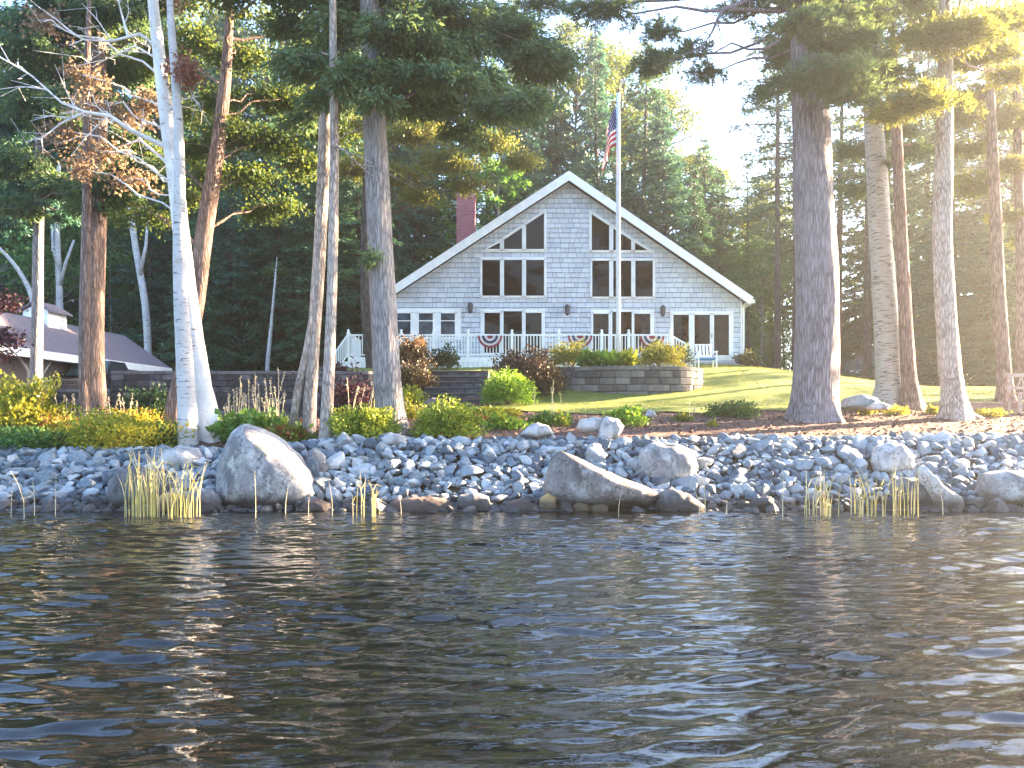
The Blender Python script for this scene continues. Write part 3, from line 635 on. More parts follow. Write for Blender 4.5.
sr = lambda x: 209.5 + (x - 589) * .655
win_poly([(589, 209.5), (655, 252.8), (589, 252.8)], [[(591.5, sr(591.5) + 3.4), (609, sr(609) + 3.4), (609, 250.6), (591.5, 250.6)], [(613, sr(613) + 3.4), (631, sr(631) + 3.4), (631, 250.6), (613, 250.6)], [(634.5, sr(634.5) + 3.4), (634.5, 250.6), (647.5, 250.6)]], label="slanted triangular upper right window")
f = win_poly(rect(395.5, 308.5, 461, 340), [rect(397.5, 313.5, 410.8, 337), rect(419, 313.5, 433, 337), rect(441, 313.5, 455, 337)], gl='glass_blue', label="small double-hung windows at the left end")
mb = MB()
for a, b in ((397.5, 410.8), (419, 433), (441, 455)): mb.bar(hp(a, 321), hp(b, 321), .035, HY - .075, HY - .0585)
mb.build('sash_rail', M['white'], f)
win_poly(rect(480.5, 309.5, 545, 356), [rect(484.5, 313, 500, 353), rect(503.5, 311.5, 522, 355), rect(525.5, 313, 541.5, 353)], label="glazed opening behind the left bunting", door=True)
win_poly(rect(590.5, 310, 654, 356), [rect(593, 314, 608.5, 353), rect(612, 312, 631.5, 355), rect(634, 314, 650, 353)], gl='glass_warm', label="glazed opening behind the flagpole", door=True)
fr = win_poly(rect(670, 311.5, 733, 360), [rect(673, 315, 688.5, 355), rect(694, 315, 709.5, 355.5), rect(713.5, 315, 728.5, 355.5)], gl='glass_warm', label="glazed doors at the right end with warm room behind", door=True)
mb = MB(); mb.beam((hx(711.3), HY - .10, hz(338)), (hx(711.3), HY - .10, hz(334)), .03); mb.build('handle', M['iron'], fr)
for px, py in ((470.5, 309), (567, 311), (662, 312)):
    lm = MB(); c = hp(px, py); lm.box(c[0] - .06, c[0] + .06, HY - .06, HY - .021, c[1] - .08, c[1] + .02)
    lm.tube([(c[0], HY - .06, c[1] - .02), (c[0], HY - .17, c[1] + .16), (c[0], HY - .20, c[1] + .20)], .018, 6)
    lm.lathe([(.02, .26), (.10, .20), (.13, .12), (.115, .115), (.09, -.14), (.06, -.18), (.015, -.22)], (c[0], HY - .2, c[1]), 8); lm.build('wall_lamp', M['iron'], house)
# deck with white railing
DY = 30.6; dzf = hz(357, DY); d0, d1 = hx(348, DY), hx(671.5, DY)
dk = MB(); dk.box(d0, d1, DY, HY - .03, dzf - .06, dzf); deck = dk.build('deck', M['woodgrey'], house)
mb = MB(); mb.box(d0, d1, DY - .03, DY - .001, dzf - .20, dzf - .005)
x = d0
while x < d1: mb.box(x + .004, min(x + .18, d1), DY - .02, DY, 3.42, dzf - .202); x += .184
mb.build('skirt', M['vinyl'], deck)
RT = hz(333.5, DY); posts = [348, 369, 401, 433.5, 468, 512, 559, 602, 629, 671]
def post(x, y, z0, z1, parent):
    p = MB(); p.box(x - .055, x + .055, y - .055, y + .055, z0, z1); p.box(x - .07, x + .07, y - .07, y + .07, z1 + .001, z1 + .03); p.lathe([(.055, .031), (.03, .07), (.055, .10), (.04, .15), (.005, .17)], (x, y, z1), 10)
    p.build('post', M['vinyl'], parent)
for px in posts: post(hx(px, DY), DY + .07, dzf + .001, RT, deck)
def rail(p, q, parent):
    p = Vector(p); q = Vector(q); r_ = MB(); L = (q - p).length; d = (q - p) / L; up = Vector((0, 0, 1))
    r_.beam(p + d * .056, q - d * .056, .05, .06); lo = up * -.76; r_.beam(p + d * .056 + lo, q - d * .056 + lo, .04, .05)
    n = max(2, int(L / .115))
    for i in range(1, n):
        c = p + (q - p) * i / n; r_.box(c.x - .018, c.x + .018, c.y - .018, c.y + .018, c.z - .735, c.z - .03)
    r_.build('railing', M['vinyl'], parent)
for a, b in zip(posts[:-1], posts[1:]): rail((hx(a, DY), DY + .07, RT - .05), (hx(b, DY), DY + .07, RT - .05), deck)
rail((d0 + .06, DY + .12, RT - .05), (d0 + .06, HY - .1, RT - .05), deck)
# stairs at both ends
mb = MB()
for i in range(4): mb.box(d0 - .28 * (i + 1), d0 - .28 * i - .002, DY, DY + 1.3, 3.2, dzf - .17 * (i + 1))
ls = mb.build('deck_stairs', M['vinyl'], house)
rail((d0 + .0, DY - .04, RT - .05), (hx(333, DY), DY - .04, hz(356, DY)), ls); post(hx(332.5, DY), DY - .04, 3.1, hz(354, DY), ls)
mb = MB()
for i in range(3): mb.box(d1 + .26 * i + .002, d1 + .26 * (i + 1), DY + .1, DY + 1.3, 3.4, dzf - .16 * (i + 1))
rs_ = mb.build('deck_stairs', M['vinyl'], house)
rail((d1, DY + .05, RT - .07), (hx(690, DY), DY + .05, hz(346, DY)), rs_); post(hx(691.5, DY), DY + .05, 3.4, hz(343, DY), rs_)
# bunting on the railing
def bunting(px, pz, label):
    c = at(px, pz, DY - .02); R_ = .47; mats = ['maroon', 'flagwhite', 'bnavy', 'flagwhite', 'maroon']; rad = [1, .84, .66, .46, .26, 0]; mb = MB(); n = 36
    for ri in range(5):
        for k in range(n):
            v = []
            for rr, kk in ((rad[ri], k), (rad[ri], k + 1), (rad[ri + 1], k + 1), (rad[ri + 1], k)):
                a = math.pi + math.pi * kk / n; dy = -.02 - .035 * rr * (1 if kk % 2 else 0); sag = 1.0
                v.append((c.x + R_ * rr * math.cos(a), c.y + dy, c.z + R_ * rr * math.sin(a) * sag))
            mb.add(v + [(x_, y_ + .012, z_) for x_, y_, z_ in v], [(0, 1, 2, 3), (7, 6, 5, 4)] + ([(0, 4, 5, 1)] if ri == 0 else []), ri)
    o = mb.build('bunting', [M[k] for k in mats], None); me = o.data
    o.location = c; me.transform(Matrix.Translation(-c)); tag(o, label, 'bunting', 'patriotic buntings on the deck railing')
bunting(490, 335.5, "leftmost half-round red white and blue bunting, on the railing above the block steps")
bunting(580, 335.5, "half-round red white and blue bunting just left of the flagpole above the rounded yew")
bunting(652, 336, "half-round red white and blue bunting right of the flagpole above the golden bush")
# lawn chair by the right-hand doors
chair = empty('lawn_chair', (hx(706, 29.6), 29.6, gz(hx(706, 29.6), 29.6)), "white lawn chair with blue seat on the grass before the glazed doors", "chair")
b = chair.location; mb = MB(); w = .33
for sx_ in (-w, w):
    L = MB(); L.beam((b.x + sx_, b.y - .25, b.z - .02), (b.x + sx_, b.y - .25, b.z + .60), .045); L.build('leg', M['vinyl'], chair)
    L = MB(); L.beam((b.x + sx_, b.y + .30, b.z - .02), (b.x + sx_, b.y + .25, b.z + .42), .045); L.build('leg', M['vinyl'], chair)
    L = MB(); L.box(b.x + sx_ - .045, b.x + sx_ + .045, b.y - .29, b.y + .30, b.z + .601, b.z + .63); L.build('armrest', M['vinyl'], chair)
mb = MB(); mb.box(b.x - .30, b.x + .30, b.y - .26, b.y + .26, b.z + .32, b.z + .40); mb.build('seat', M['blue'], chair, bevel=.015)
mb = MB()
for k in range(5): x = b.x - .26 + k * .13; mb.beam((x, b.y + .28, b.z + .38), (x, b.y + .42, b.z + .92), .085, .02)
mb.beam((b.x - .33, b.y + .43, b.z + .93), (b.x + .33, b.y + .43, b.z + .93), .05, .04); mb.build('backrest', M['vinyl'], chair)

# ------------------------------------------------------------------ flagpole and flag
FY = 25.9; fb = (hx(618.5, FY), FY); ft = hz(93, FY)
fp = empty('flagpole', (fb[0], fb[1], 3.1), "tall white flagpole rising in front of the house gable", "flagpole")
mb = MB(); mb.tube([(fb[0], FY, 2.9), (fb[0], FY, 5), (fb[0], FY, 9), (fb[0], FY, ft)], [.075, .073, .064, .052], 14); mb.build('pole', M['alum'], fp, smooth=True)
mb = MB(); mb.lathe([(.05, 0), (.06, .03), (.05, .06)], (fb[0], FY, ft), 10); mb.build('truck_cap', M['iron'], fp)
mb = MB(); mb.lathe([(.01, .06), (.05, .09), (.07, .14), (.05, .19), (.01, .21)], (fb[0], FY, ft), 12); mb.build('finial', M['gold'], fp, smooth=True)
mb = MB(); mb.tube([(fb[0] - .075, FY - .04, 4.2), (fb[0] - .085, FY - .05, 8), (fb[0] - .065, FY - .04, ft - .02)], .008, 5); mb.build('halyard', M['flagwhite'], fp)
HO, FL = 1.25, 2.0; zt = hz(107, FY)
def flag_pt(u, v):      # u along the fly 0..1, v down the hoist 0..1; the cloth hangs limp
    fall = 1 - math.exp(-2.2 * u)
    x = -.08 - (.36 + .08 * v) * fall + .03 * math.sin(9 * u + 3 * v) - .03 * v * u
    y = .12 * math.sin(13 * u + 2.2 * v) * min(1, u * 3)
    z = -v * HO * (1 - .22 * u) - (u * FL * .60) * (.55 + .45 * min(1, u * 2)) - .0 * v
    return (fb[0] + x, FY - .02 + y, zt + z)
nu, nv = 48, 39; V = []; Fc = []; mi = []
for j in range(nv + 1):
    for i in range(nu + 1): V.append(flag_pt(i / nu, j / nv))
for j in range(nv):
    for i in range(nu):
        Fc.append((j * (nu + 1) + i, j * (nu + 1) + i + 1, (j + 1) * (nu + 1) + i + 1, (j + 1) * (nu + 1) + i)); s_ = j * 13 // nv
        mi.append(2 if (s_ < 7 and i / nu < .4) else (0 if s_ % 2 == 0 else 1))
mb = MB(); mb.v = [np.array(V)]; mb.f = [list(f) for f in Fc]; mb.m = mi; mb.n = len(V)
st = []
for rr in range(9):
    for c_ in range(6 if rr % 2 == 0 else 5):
        u0 = .4 * (c_ + (.5 if rr % 2 == 0 else 1)) / 6; v0 = 7 / 13 * (rr + .7) / 9.6
        pts = []
        for k in range(10):
            a = math.pi / 2 + k * math.pi / 5; r_ = .036 if k % 2 == 0 else .015; p = flag_pt(u0 + r_ * math.cos(a) / FL, v0 - r_ * math.sin(a) / HO); pts.append((p[0], p[1] - .006, p[2]))
        mb.add(pts, [list(range(10))], 1)
fo = mb.build('flag', [M['red'], M['flagwhite'], M['navy']], None, smooth=True)
o = fo; c = Vector((fb[0], FY, zt)); o.data.transform(Matrix.Translation(-c)); o.location = c; tag(o, "limp flag with white stars and red stripes hanging near the flagpole's top", "flag")
o.modifiers.new('s', 'SOLIDIFY').thickness = .004

# ------------------------------------------------------------------ block walls and steps
def block_wall(path, z0s, courses, name, label, mats, cat="wall", bh=.195, bw=.42, depth=.3, seed=0, cap=True):
    """courses of split-face blocks along a plan path [(x, y), ...]"""
    r = random.Random(seed); P = [Vector((a, b)) for a, b in path]; seg = [(P[i + 1] - P[i]).length for i in range(len(P) - 1)]; L = sum(seg)
    def on(s):
        for i, l in enumerate(seg):
            if s <= l or i == len(seg) - 1: d = (P[i + 1] - P[i]) / l; return P[i] + d * s, d
            s -= l
    root = empty(name, (P[0].x, P[0].y, z0s), label, cat); mb = MB(); cp = MB()
    for c in range(courses):
        s = -r.uniform(0, bw) if c % 2 else 0; z0 = z0s + c * bh; last = c == courses - 1 and cap
        while s < L - .02:
            w = bw * r.uniform(.85, 1.12); a, b = max(0, s + .004), min(L, s + w - .004)
            if b - a > .05:
                p, d = on(a); q, d2 = on(b); n = Vector((d.y, -d.x)); n2 = Vector((d2.y, -d2.x)); j = r.uniform(-.012, .02) - c * .012; h = bh - .018
                bk, fo = .0, depth
                m_ = (p + q) / 2 + (n + n2) / 2 * (.045 + j)
                f0, f1 = p + n * j, q + n2 * j; b0, b1 = p - n * depth, q - n2 * depth
                if last: f0 += n * .03; f1 += n2 * .03; m_ = (f0 + f1) / 2 + n * .005; hh = bh * .55
                else: hh = h
                V = []
                for zz in (z0, z0 + hh): V += [(f0.x, f0.y, zz), (m_.x, m_.y, zz), (f1.x, f1.y, zz), (b1.x, b1.y, zz), (b0.x, b0.y, zz)]
                (cp if last else mb).add(V, [(0, 4, 3, 2, 1), (5, 6, 7, 8, 9), (0, 1, 6, 5), (1, 2, 7, 6), (2, 3, 8, 7), (3, 4, 9, 8), (4, 0, 5, 9)])
            s += w
    mb.build('block_courses', M[mats[0]], root, bevel=.012)
    if cap: cp.build('cap_blocks', M[mats[1]], root, bevel=.012)
    return root
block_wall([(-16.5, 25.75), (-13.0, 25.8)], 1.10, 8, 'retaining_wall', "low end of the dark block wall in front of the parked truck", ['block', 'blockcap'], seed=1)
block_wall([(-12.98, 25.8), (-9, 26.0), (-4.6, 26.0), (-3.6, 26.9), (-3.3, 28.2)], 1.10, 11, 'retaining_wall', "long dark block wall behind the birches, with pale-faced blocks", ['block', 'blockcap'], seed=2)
c0, c1 = at(556, 390, 24.6), at(682, 390, 24.3)
pth = [(c0.x - .1, 27.2), (c0.x - .05, 25.4), (c0.x + .35, 24.8), (c0.x + 1.6, 24.45), (c1.x - 1.0, 24.35), (c1.x + .2, 24.6), (c1.x + .75, 25.1), (c1.x + 1.05, 25.9), (c1.x + 1.1, 27.4)]
block_wall(pth, 2.22, 5, 'terrace_wall', "curved planter wall of grey blocks holding the flower terrace before the house", ['blockwarm', 'blockwarm'], seed=3, bh=.215, bw=.46)
ter = MB(); pp = [Vector((x, y)) for x, y in pth]; V = [(p.x, p.y, 3.13) for p in pp] ; V = [(min(max(v[0], c0.x + .1), c1.x + .85), v[1] + .22, v[2]) for v in V]
n = len(V); ter.add(V + [(x, y, 2.6) for x, y, z in V], [list(range(n))[::1]] + [(i, i + n, (i + 1) % n + n, (i + 1) % n) for i in range(n)]); tag(ter.build('terrace_soil', M['mulch']), kind='structure')
st = empty('garden_steps', (hx(452, 23.3), 23.3, 2.0), "wide dark block steps climbing the bank between the bushes", "steps"); x0, x1 = hx(421, 23.6), hx(486, 23.6); rr = random.Random(8)
for k in range(6):
    mb = MB(); x = x0; y0 = 23.3 + k * .62; z1 = 2.09 + k * .21
    while x < x1 - .05:
        w = rr.uniform(.5, .95); b_ = min(x + w, x1); j = rr.uniform(-.015, .02); mb.box(x + .004, b_ - .004, y0 + j, y0 + .75, z1 - .30, z1 + rr.uniform(-.008, .004)); x += w
    sp = mb.build('step', M['block'], st, bevel=.015); mb = MB(); mb.box(x0 + .01, x1 - .01, y0 - .025, y0 + .60, z1 + .010, z1 + .055); mb.build('tread', M['blockwarm'], sp, bevel=.012)

# ------------------------------------------------------------------ garage
GE0 = np.array((-14.62, 34.0)); gd = np.array((-.09, -1.0)); gd /= np.linalg.norm(gd); gn = np.array((-gd[1], gd[0])) * -1   # gd towards the camera, gn away from the doors
gn = np.array((-1.0, .09)); gn /= np.linalg.norm(gn)
EZ, RZ, HW, GL = hz(371, 34.0), hz(371, 34) + 1.42, 2.1, 15.0
gar = empty('garage', (GE0[0], GE0[1], 1.6), "long low grey garage with mauve shingle roof and small white cupola", "garage")
def G(s, t, z): p = GE0 + gd * s + gn * t; return (p[0], p[1], z)
mb = MB()
for t0, z0, t1, z1 in ((0, EZ, HW, RZ), (5.4, EZ - .1, HW, RZ)):
    up = .14; V = [G(-.25, t0, z0), G(GL, t0, z0), G(GL, t1, z1), G(-.25, t1, z1)]; V2 = [(a, b, c + up) for a, b, c in V]
    mb.add(V + V2, [(0, 1, 2, 3), (7, 6, 5, 4), (0, 4, 5, 1), (1, 5, 6, 2), (2, 6, 7, 3), (3, 7, 4, 0)])
groof = mb.build('roof', M['roof'], gar)
mb = MB(); V = [G(-.28, -.03, EZ - .14), G(GL, -.03, EZ - .14), G(GL, -.03, EZ + .13), G(-.28, -.03, EZ + .13)]; V2 = [G(-.28, -.001, EZ - .14), G(GL, -.001, EZ - .14), G(GL, -.001, EZ + .13), G(-.28, -.001, EZ + .13)]
mb.add(V + V2, [(0, 1, 2, 3), (7, 6, 5, 4), (0, 4, 5, 1), (1, 5, 6, 2), (2, 6, 7, 3), (3, 7, 4, 0)]); mb.build('fascia', M['white'], groof)
mb = MB(); wt = .80; prof = [(wt, 1.3), (wt, EZ + .05), (HW, RZ - .05), (5.2, EZ - .1), (5.2, 1.3)]; k = len(prof)
V = [G(.1, t_, z_) for t_, z_ in prof] + [G(GL - .2, t_, z_) for t_, z_ in prof]
mb.add(V, [list(range(k)), list(range(2 * k - 1, k - 1, -1))] + [(i, (i + 1) % k, k + (i + 1) % k, k + i) for i in range(k)]); mb.build('wall', M['siding'], gar)
for s0 in (1.0, 4.3, 7.6, 10.9):
    dw, dh, zb = 2.6, 2.02, 1.6; out = [(s0, zb), (s0, zb + dh - .45), (s0 + .45, zb + dh), (s0 + dw - .45, zb + dh), (s0 + dw, zb + dh - .45), (s0 + dw, zb)]
    mb = MB(); k = len(out); V = [G(s_, wt - .04, z_) for s_, z_ in out] + [G(s_, wt - .002, z_) for s_, z_ in out]; mb.add(V, [list(range(k)), list(range(2 * k - 1, k - 1, -1))] + [(i, (i + 1) % k, k + (i + 1) % k, k + i) for i in range(k)]); dr = mb.build('garage_door', M['darkdoor'], gar)
    mb = MB()
    for i in range(k - 1): mb.beam(G(out[i][0], wt - .05, out[i][1]), G(out[i + 1][0], wt - .05, out[i + 1][1]), .13, .05)
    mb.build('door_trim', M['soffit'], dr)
def cupola():
    s0 = 4.3; w = 1.05; zc = RZ - .22; mb = MB(); a0, a1, t0, t1 = s0, s0 + w, HW - .48, HW + .48
    V = [G(a, t_, z_) for z_ in (zc - .55, zc + .62) for a, t_ in ((a0, t0), (a1, t0), (a1, t1), (a0, t1))]
    mb.add(V, [(0, 1, 2, 3), (7, 6, 5, 4), (0, 4, 5, 1), (1, 5, 6, 2), (2, 6, 7, 3), (3, 7, 4, 0)])
    tm = (t0 + t1) / 2; mb.add([G(a0, t0, zc + .621), G(a0, t1, zc + .621), G(a0, tm, zc + .86), G(a1, t0, zc + .621), G(a1, t1, zc + .621), G(a1, tm, zc + .86)], [(0, 1, 2), (3, 5, 4), (0, 2, 5, 3), (1, 4, 5, 2)])
    cu = mb.build('cupola', M['white'], gar)
    mb = MB()
    for tt in (t0 - .16, t1 + .16):
        V = [G(a0 - .12, tt, zc + .56), G(a1 + .12, tt, zc + .56), G(a1 + .12, tm, zc + .93), G(a0 - .12, tm, zc + .93)]; V2 = [(x, y, z + .06) for x, y, z in V]; mb.add(V + V2, [(0, 1, 2, 3), (7, 6, 5, 4), (0, 4, 5, 1), (1, 5, 6, 2), (2, 6, 7, 3), (3, 7, 4, 0)])
    mb.build('cupola_roof', M['roof'], cu)
    for k in range(4):
        mb = MB(); a = a0 + .16 + k * .20; V = [G(a, t0 - .012, zc - .02), G(a + .12, t0 - .012, zc - .02), G(a + .12, t0 - .012, zc + .40), G(a, t0 - .012, zc + .40)]; V += [G(a, t0 - .001, zc - .02), G(a + .12, t0 - .001, zc - .02), G(a + .12, t0 - .001, zc + .40), G(a, t0 - .001, zc + .40)]
        mb.add(V, [(0, 1, 2, 3), (0, 4, 5, 1), (1, 5, 6, 2), (2, 6, 7, 3), (3, 7, 4, 0)]); mb.build('louver', M['soffit'], cu)
cupola()
# ------------------------------------------------------------------ pickup truck behind the wall, nose towards the lake
tx, ty = hx(66, 26.95), 26.95; tz = 2.02
tr = empty('pickup_truck', (tx, ty, tz), "dark pickup truck parked behind the block wall by the garage", "truck"); tw = .98
def loft(sections, mat, name, parent, bev=.03):   # sections: (y, half width, z0, z1, half width top)
    mb = MB(); V = []
    for y, w, z0, z1, wt_ in sections: V += [(tx - w, ty + y, tz + z0), (tx + w, ty + y, tz + z0), (tx + wt_, ty + y, tz + z1), (tx - wt_, ty + y, tz + z1)]
    n = len(sections); F = [(0, 1, 2, 3), tuple(range(4 * n - 1, 4 * n - 5, -1))] + [(4 * i + j, 4 * (i + 1) + j, 4 * (i + 1) + (j + 1) % 4, 4 * i + (j + 1) % 4) for i in range(n - 1) for j in range(4)]
    mb.add(V, F); return mb.build(name, mat, parent, bevel=bev)
body = loft([(0, .93, .42, 1.0, .90), (.15, .97, .40, 1.06, .94), (1.35, .98, .40, 1.14, .95), (3.4, .98, .42, 1.18, .96), (5.2, .97, .45, 1.20, .96)], M['carpaint'], 'body', tr)
loft([(1.2, .90, 1.15, 1.17, .88), (1.95, .90, 1.18, 1.82, .72), (3.1, .90, 1.18, 1.82, .72), (3.4, .90, 1.18, 1.24, .88)], M['carpaint'], 'cab', tr)
mb = MB(); mb.add([(tx - .80, ty + 1.24, tz + 1.22), (tx + .80, ty + 1.24, tz + 1.22), (tx + .66, ty + 1.86, tz + 1.78), (tx - .66, ty + 1.86, tz + 1.78), (tx - .80, ty + 1.27, tz + 1.20), (tx + .80, ty + 1.27, tz + 1.20), (tx + .66, ty + 1.9, tz + 1.76), (tx - .66, ty + 1.9, tz + 1.76)], [(0, 1, 2, 3), (0, 4, 5, 1), (1, 5, 6, 2), (2, 6, 7, 3), (3, 7, 4, 0)]); mb.build('windshield', M['windshield'], tr)
for s_ in (-1, 1):
    mb = MB(); xa, xb = sorted((tx + s_ * .56, tx + s_ * .90)); mb.box(xa, xb, ty - .035, ty + .05, tz + .72, tz + .98); mb.build('headlight', M['lampglass'], tr, bevel=.02)
    mb = MB(); xa, xb = sorted((tx + s_ * .98, tx + s_ * 1.14)); mb.box(xa, xb, ty + 1.35, ty + 1.5, tz + 1.14, tz + 1.34); mb.build('mirror', M['carpaint'], tr, bevel=.02)
    for yy in (.95, 4.1):
        mb = MB(); xa = tx + s_ * .98; th = np.linspace(0, 6.2832, 24, endpoint=False); V = [(xa - s_ * d_, ty + yy + .40 * math.cos(a), tz + .38 + .40 * math.sin(a)) for d_ in (-.01, .24) for a in th]
        mb.add(V, [list(range(24)), list(range(24, 48))[::-1]] + [(i, (i + 1) % 24, 24 + (i + 1) % 24, 24 + i) for i in range(24)]); wh = mb.build('wheel', M['rubber'], tr)
mb = MB()
for k in range(4): mb.box(tx - .55, tx + .55, ty - .03, ty + .02, tz + .70 + k * .075, tz + .735 + k * .075)
mb.box(tx - .56, tx + .56, ty - .045, ty - .031, tz + .975, tz + 1.02); mb.build('grille', M['chrome'], tr)
mb = MB(); mb.box(tx - .96, tx + .96, ty - .12, ty + .0, tz + .44, tz + .62); mb.build('bumper', M['chrome'], tr, bevel=.03)

tr.rotation_euler = (0, 0, math.radians(-2)); tr.scale = (.86, .86, .92)
# ------------------------------------------------------------------ things at the right edge and beyond
cab = empty('cabin', (hx(900, 46), 46, 3.6), "low brown cabin with pale roof edge half hidden behind the right-hand trunks", "cabin")
x0, x1, zr = hx(850, 46), hx(962, 46), hz(371, 46)
mb = MB(); mb.box(x0 + .5, x1 - .5, 46.5, 50, 3.0, zr - .05); mb.build('wall', M['siding'], cab)
mb = MB(); zk = hz(352, 48); mb.add([(x0, 46, zr), (x1, 46, zr), (x1, 50.5, zr), (x0, 50.5, zr), (x0 + 2.0, 48.2, zk), (x1 - 2.0, 48.2, zk)], [(3, 2, 1, 0), (0, 1, 5, 4), (2, 3, 4, 5), (1, 2, 5), (3, 0, 4)]); cr = mb.build('roof', M['roof'], cab)
mb = MB(); mb.box(x0 - .03, x1 + .03, 45.95, 45.997, zr - .14, zr + .06); mb.build('fascia', M['soffit'], cab)
pw = at(996, 402, 20.5); zz = gz(pw.x, 20.5)
mb = MB(); mb.box(-1.1, 1.6, -.08, .08, -.1, .22); mb.box(-1.1, -.95, .082, 2.2, -.1, .2); o = mb.build('timber_border', M['wood'], None, bevel=.015); o.location = (pw.x, 20.5, zz); tag(o, "low dark timber edging board on the ground beside the far right trunk", "border")
bb = at(1026, 400, 20.2); zz = gz(bb.x, 20.2)
bench = empty('garden_bench', (bb.x, 20.2, zz), "weathered wooden bench with open back cut by the right edge of the picture", "bench")
B_ = bench.location
for sx_ in (-.28, 1.1):
    for sy_ in (-.2, .25): mb = MB(); mb.beam((B_.x + sx_, B_.y + sy_, B_.z - .05), (B_.x + sx_, B_.y + sy_, B_.z + (.95 if sy_ > 0 else .45)), .07); mb.build('leg', M['woodgrey'], bench)
mb = MB()
for k in range(4): mb.box(B_.x - .34, B_.x + 1.16, B_.y - .26 + k * .13, B_.y - .15 + k * .13, B_.z + .451, B_.z + .485)
mb.build('seat', M['woodgrey'], bench)
mb = MB(); mb.beam((B_.x - .34, B_.y + .27, B_.z + .95), (B_.x + 1.16, B_.y + .27, B_.z + .95), .05, .09); mb.beam((B_.x - .34, B_.y + .27, B_.z + .62), (B_.x + 1.16, B_.y + .27, B_.z + .62), .05, .07)
for k in range(8): xx = B_.x - .22 + k * .17; mb.beam((xx, B_.y + .27, B_.z + .63), (xx + (.12 if k % 2 else -.06), B_.y + .27, B_.z + .93), .03)
mb.build('backrest', M['woodgrey'], bench)
# ------------------------------------------------------------------ foliage tools
def unit(v): return v / (np.linalg.norm(v, axis=-1, keepdims=True) + 1e-9)
def leafq(P, D, L, Wd, r, twist=1.0):
    """one small pointed leaf or needle spray (rhombus) per point"""
    n = len(P); D = unit(D); S = unit(np.cross(D, r.normal(size=(n, 3)))); L = np.broadcast_to(L, (n,))[:, None]; Wd = np.broadcast_to(Wd, (n,))[:, None]
    N = np.cross(D, S) * L * .08
    V = np.stack([P, P + D * L * .45 + S * Wd + N, P + D * L, P + D * L * .45 - S * Wd + N], 1); return V.reshape(-1, 3)
def quads(V): return np.arange(len(V)).reshape(-1, 4)
def curve(a, b, sag, n=6, r=None, wob=0.0):
    a = np.array(a, float); b = np.array(b, float); s = np.linspace(0, 1, n)[:, None]; P = a + (b - a) * s; P[:, 2] += (sag * 4 * s * (1 - s))[:, 0]
    if r is not None and wob: P[1:-1] += r.normal(size=(n - 2, 3)) * wob
    return P
def conifer(seed, H, br, zs, Rm, droop=.5, step=.42, nper=5, leafL=.34, leafW=.05, dens=1.0, power=.8, top=.15, fan=.34):
    r = np.random.default_rng(seed); tk = MB(); n = 14; zz = np.linspace(-.4, H, n); lean = r.normal(0, .012, 2)
    P = np.column_stack([lean[0] * zz + .05 * np.sin(zz * .4 + seed), lean[1] * zz, zz]); tk.tube(P, np.maximum(br * (1 - zz.clip(0) / H) ** .8 * (1 + .35 * np.exp(-zz.clip(0) / .4)), .02), 9)
    LP, LD, LS = [], [], []; z = zs
    while z < H - .15:
        f = (z - zs) / (H - zs); L0 = Rm * (1 - f) ** power + top
        for _ in range(nper):
            if r.random() < .1: continue
            az = r.uniform(0, 6.28); L = L0 * r.uniform(.55, 1.12); zb = z + r.uniform(-.2, .2); x0 = np.interp(zb, zz, P[:, 0]); y0 = np.interp(zb, zz, P[:, 1])
            out = np.array((math.cos(az), math.sin(az), 0)); lat = np.array((-out[1], out[0], 0)); dr = droop * r.uniform(.5, 1.4); up = r.uniform(.05, .3) * (f - .2)
            k = max(6, int(L * 26 * dens)); s = r.uniform(.12, 1, k) ** .8; u = r.normal(0, fan, k) * L * (1.08 - s) ; u = np.clip(u, -L * .5, L * .5)
            p = np.array((x0, y0, zb)) + out * (s * L)[:, None] + lat * u[:, None]; p[:, 2] += up * s * L - dr * (s ** 2) * L * .45 - np.abs(u) * .25 + r.normal(0, .05, k)
            d = out * .8 + lat * np.sign(u)[:, None] * (.2 + .7 * r.random(k)[:, None]) + np.column_stack([np.zeros(k), np.zeros(k), -dr * .5 + r.normal(0, .25, k)])
            LP.append(p); LD.append(d); LS.append(np.full(k, .75 + .25 * min(1, L)))
            if L > .8 and r.random() < .75:
                bpts = [(x0, y0, zb)] + [tuple(np.array((x0, y0, zb)) + out * L * q + np.array((0, 0, up * q * L - dr * q * q * L * .45))) for q in (.35, .7, .92)]; tk.tube(bpts, np.array((.035, .025, .015, .006)) * min(1.6, L / 1.8), 4, cap=False)
        z += step * r.uniform(.7, 1.3)
    P_ = np.concatenate(LP); D_ = np.concatenate(LD); S_ = np.concatenate(LS); k2 = 2
    P2 = np.repeat(P_, k2, 0) + r.normal(0, .045, (len(P_) * k2, 3)); D2 = np.repeat(D_, k2, 0) + r.normal(0, .35, (len(P_) * k2, 3)); S2 = np.repeat(S_, k2)
    return tk, leafq(P2, D2, leafL * S2 * r.uniform(.6, 1.2, len(S2)), leafW * r.uniform(.7, 1.3, len(S2)), r)
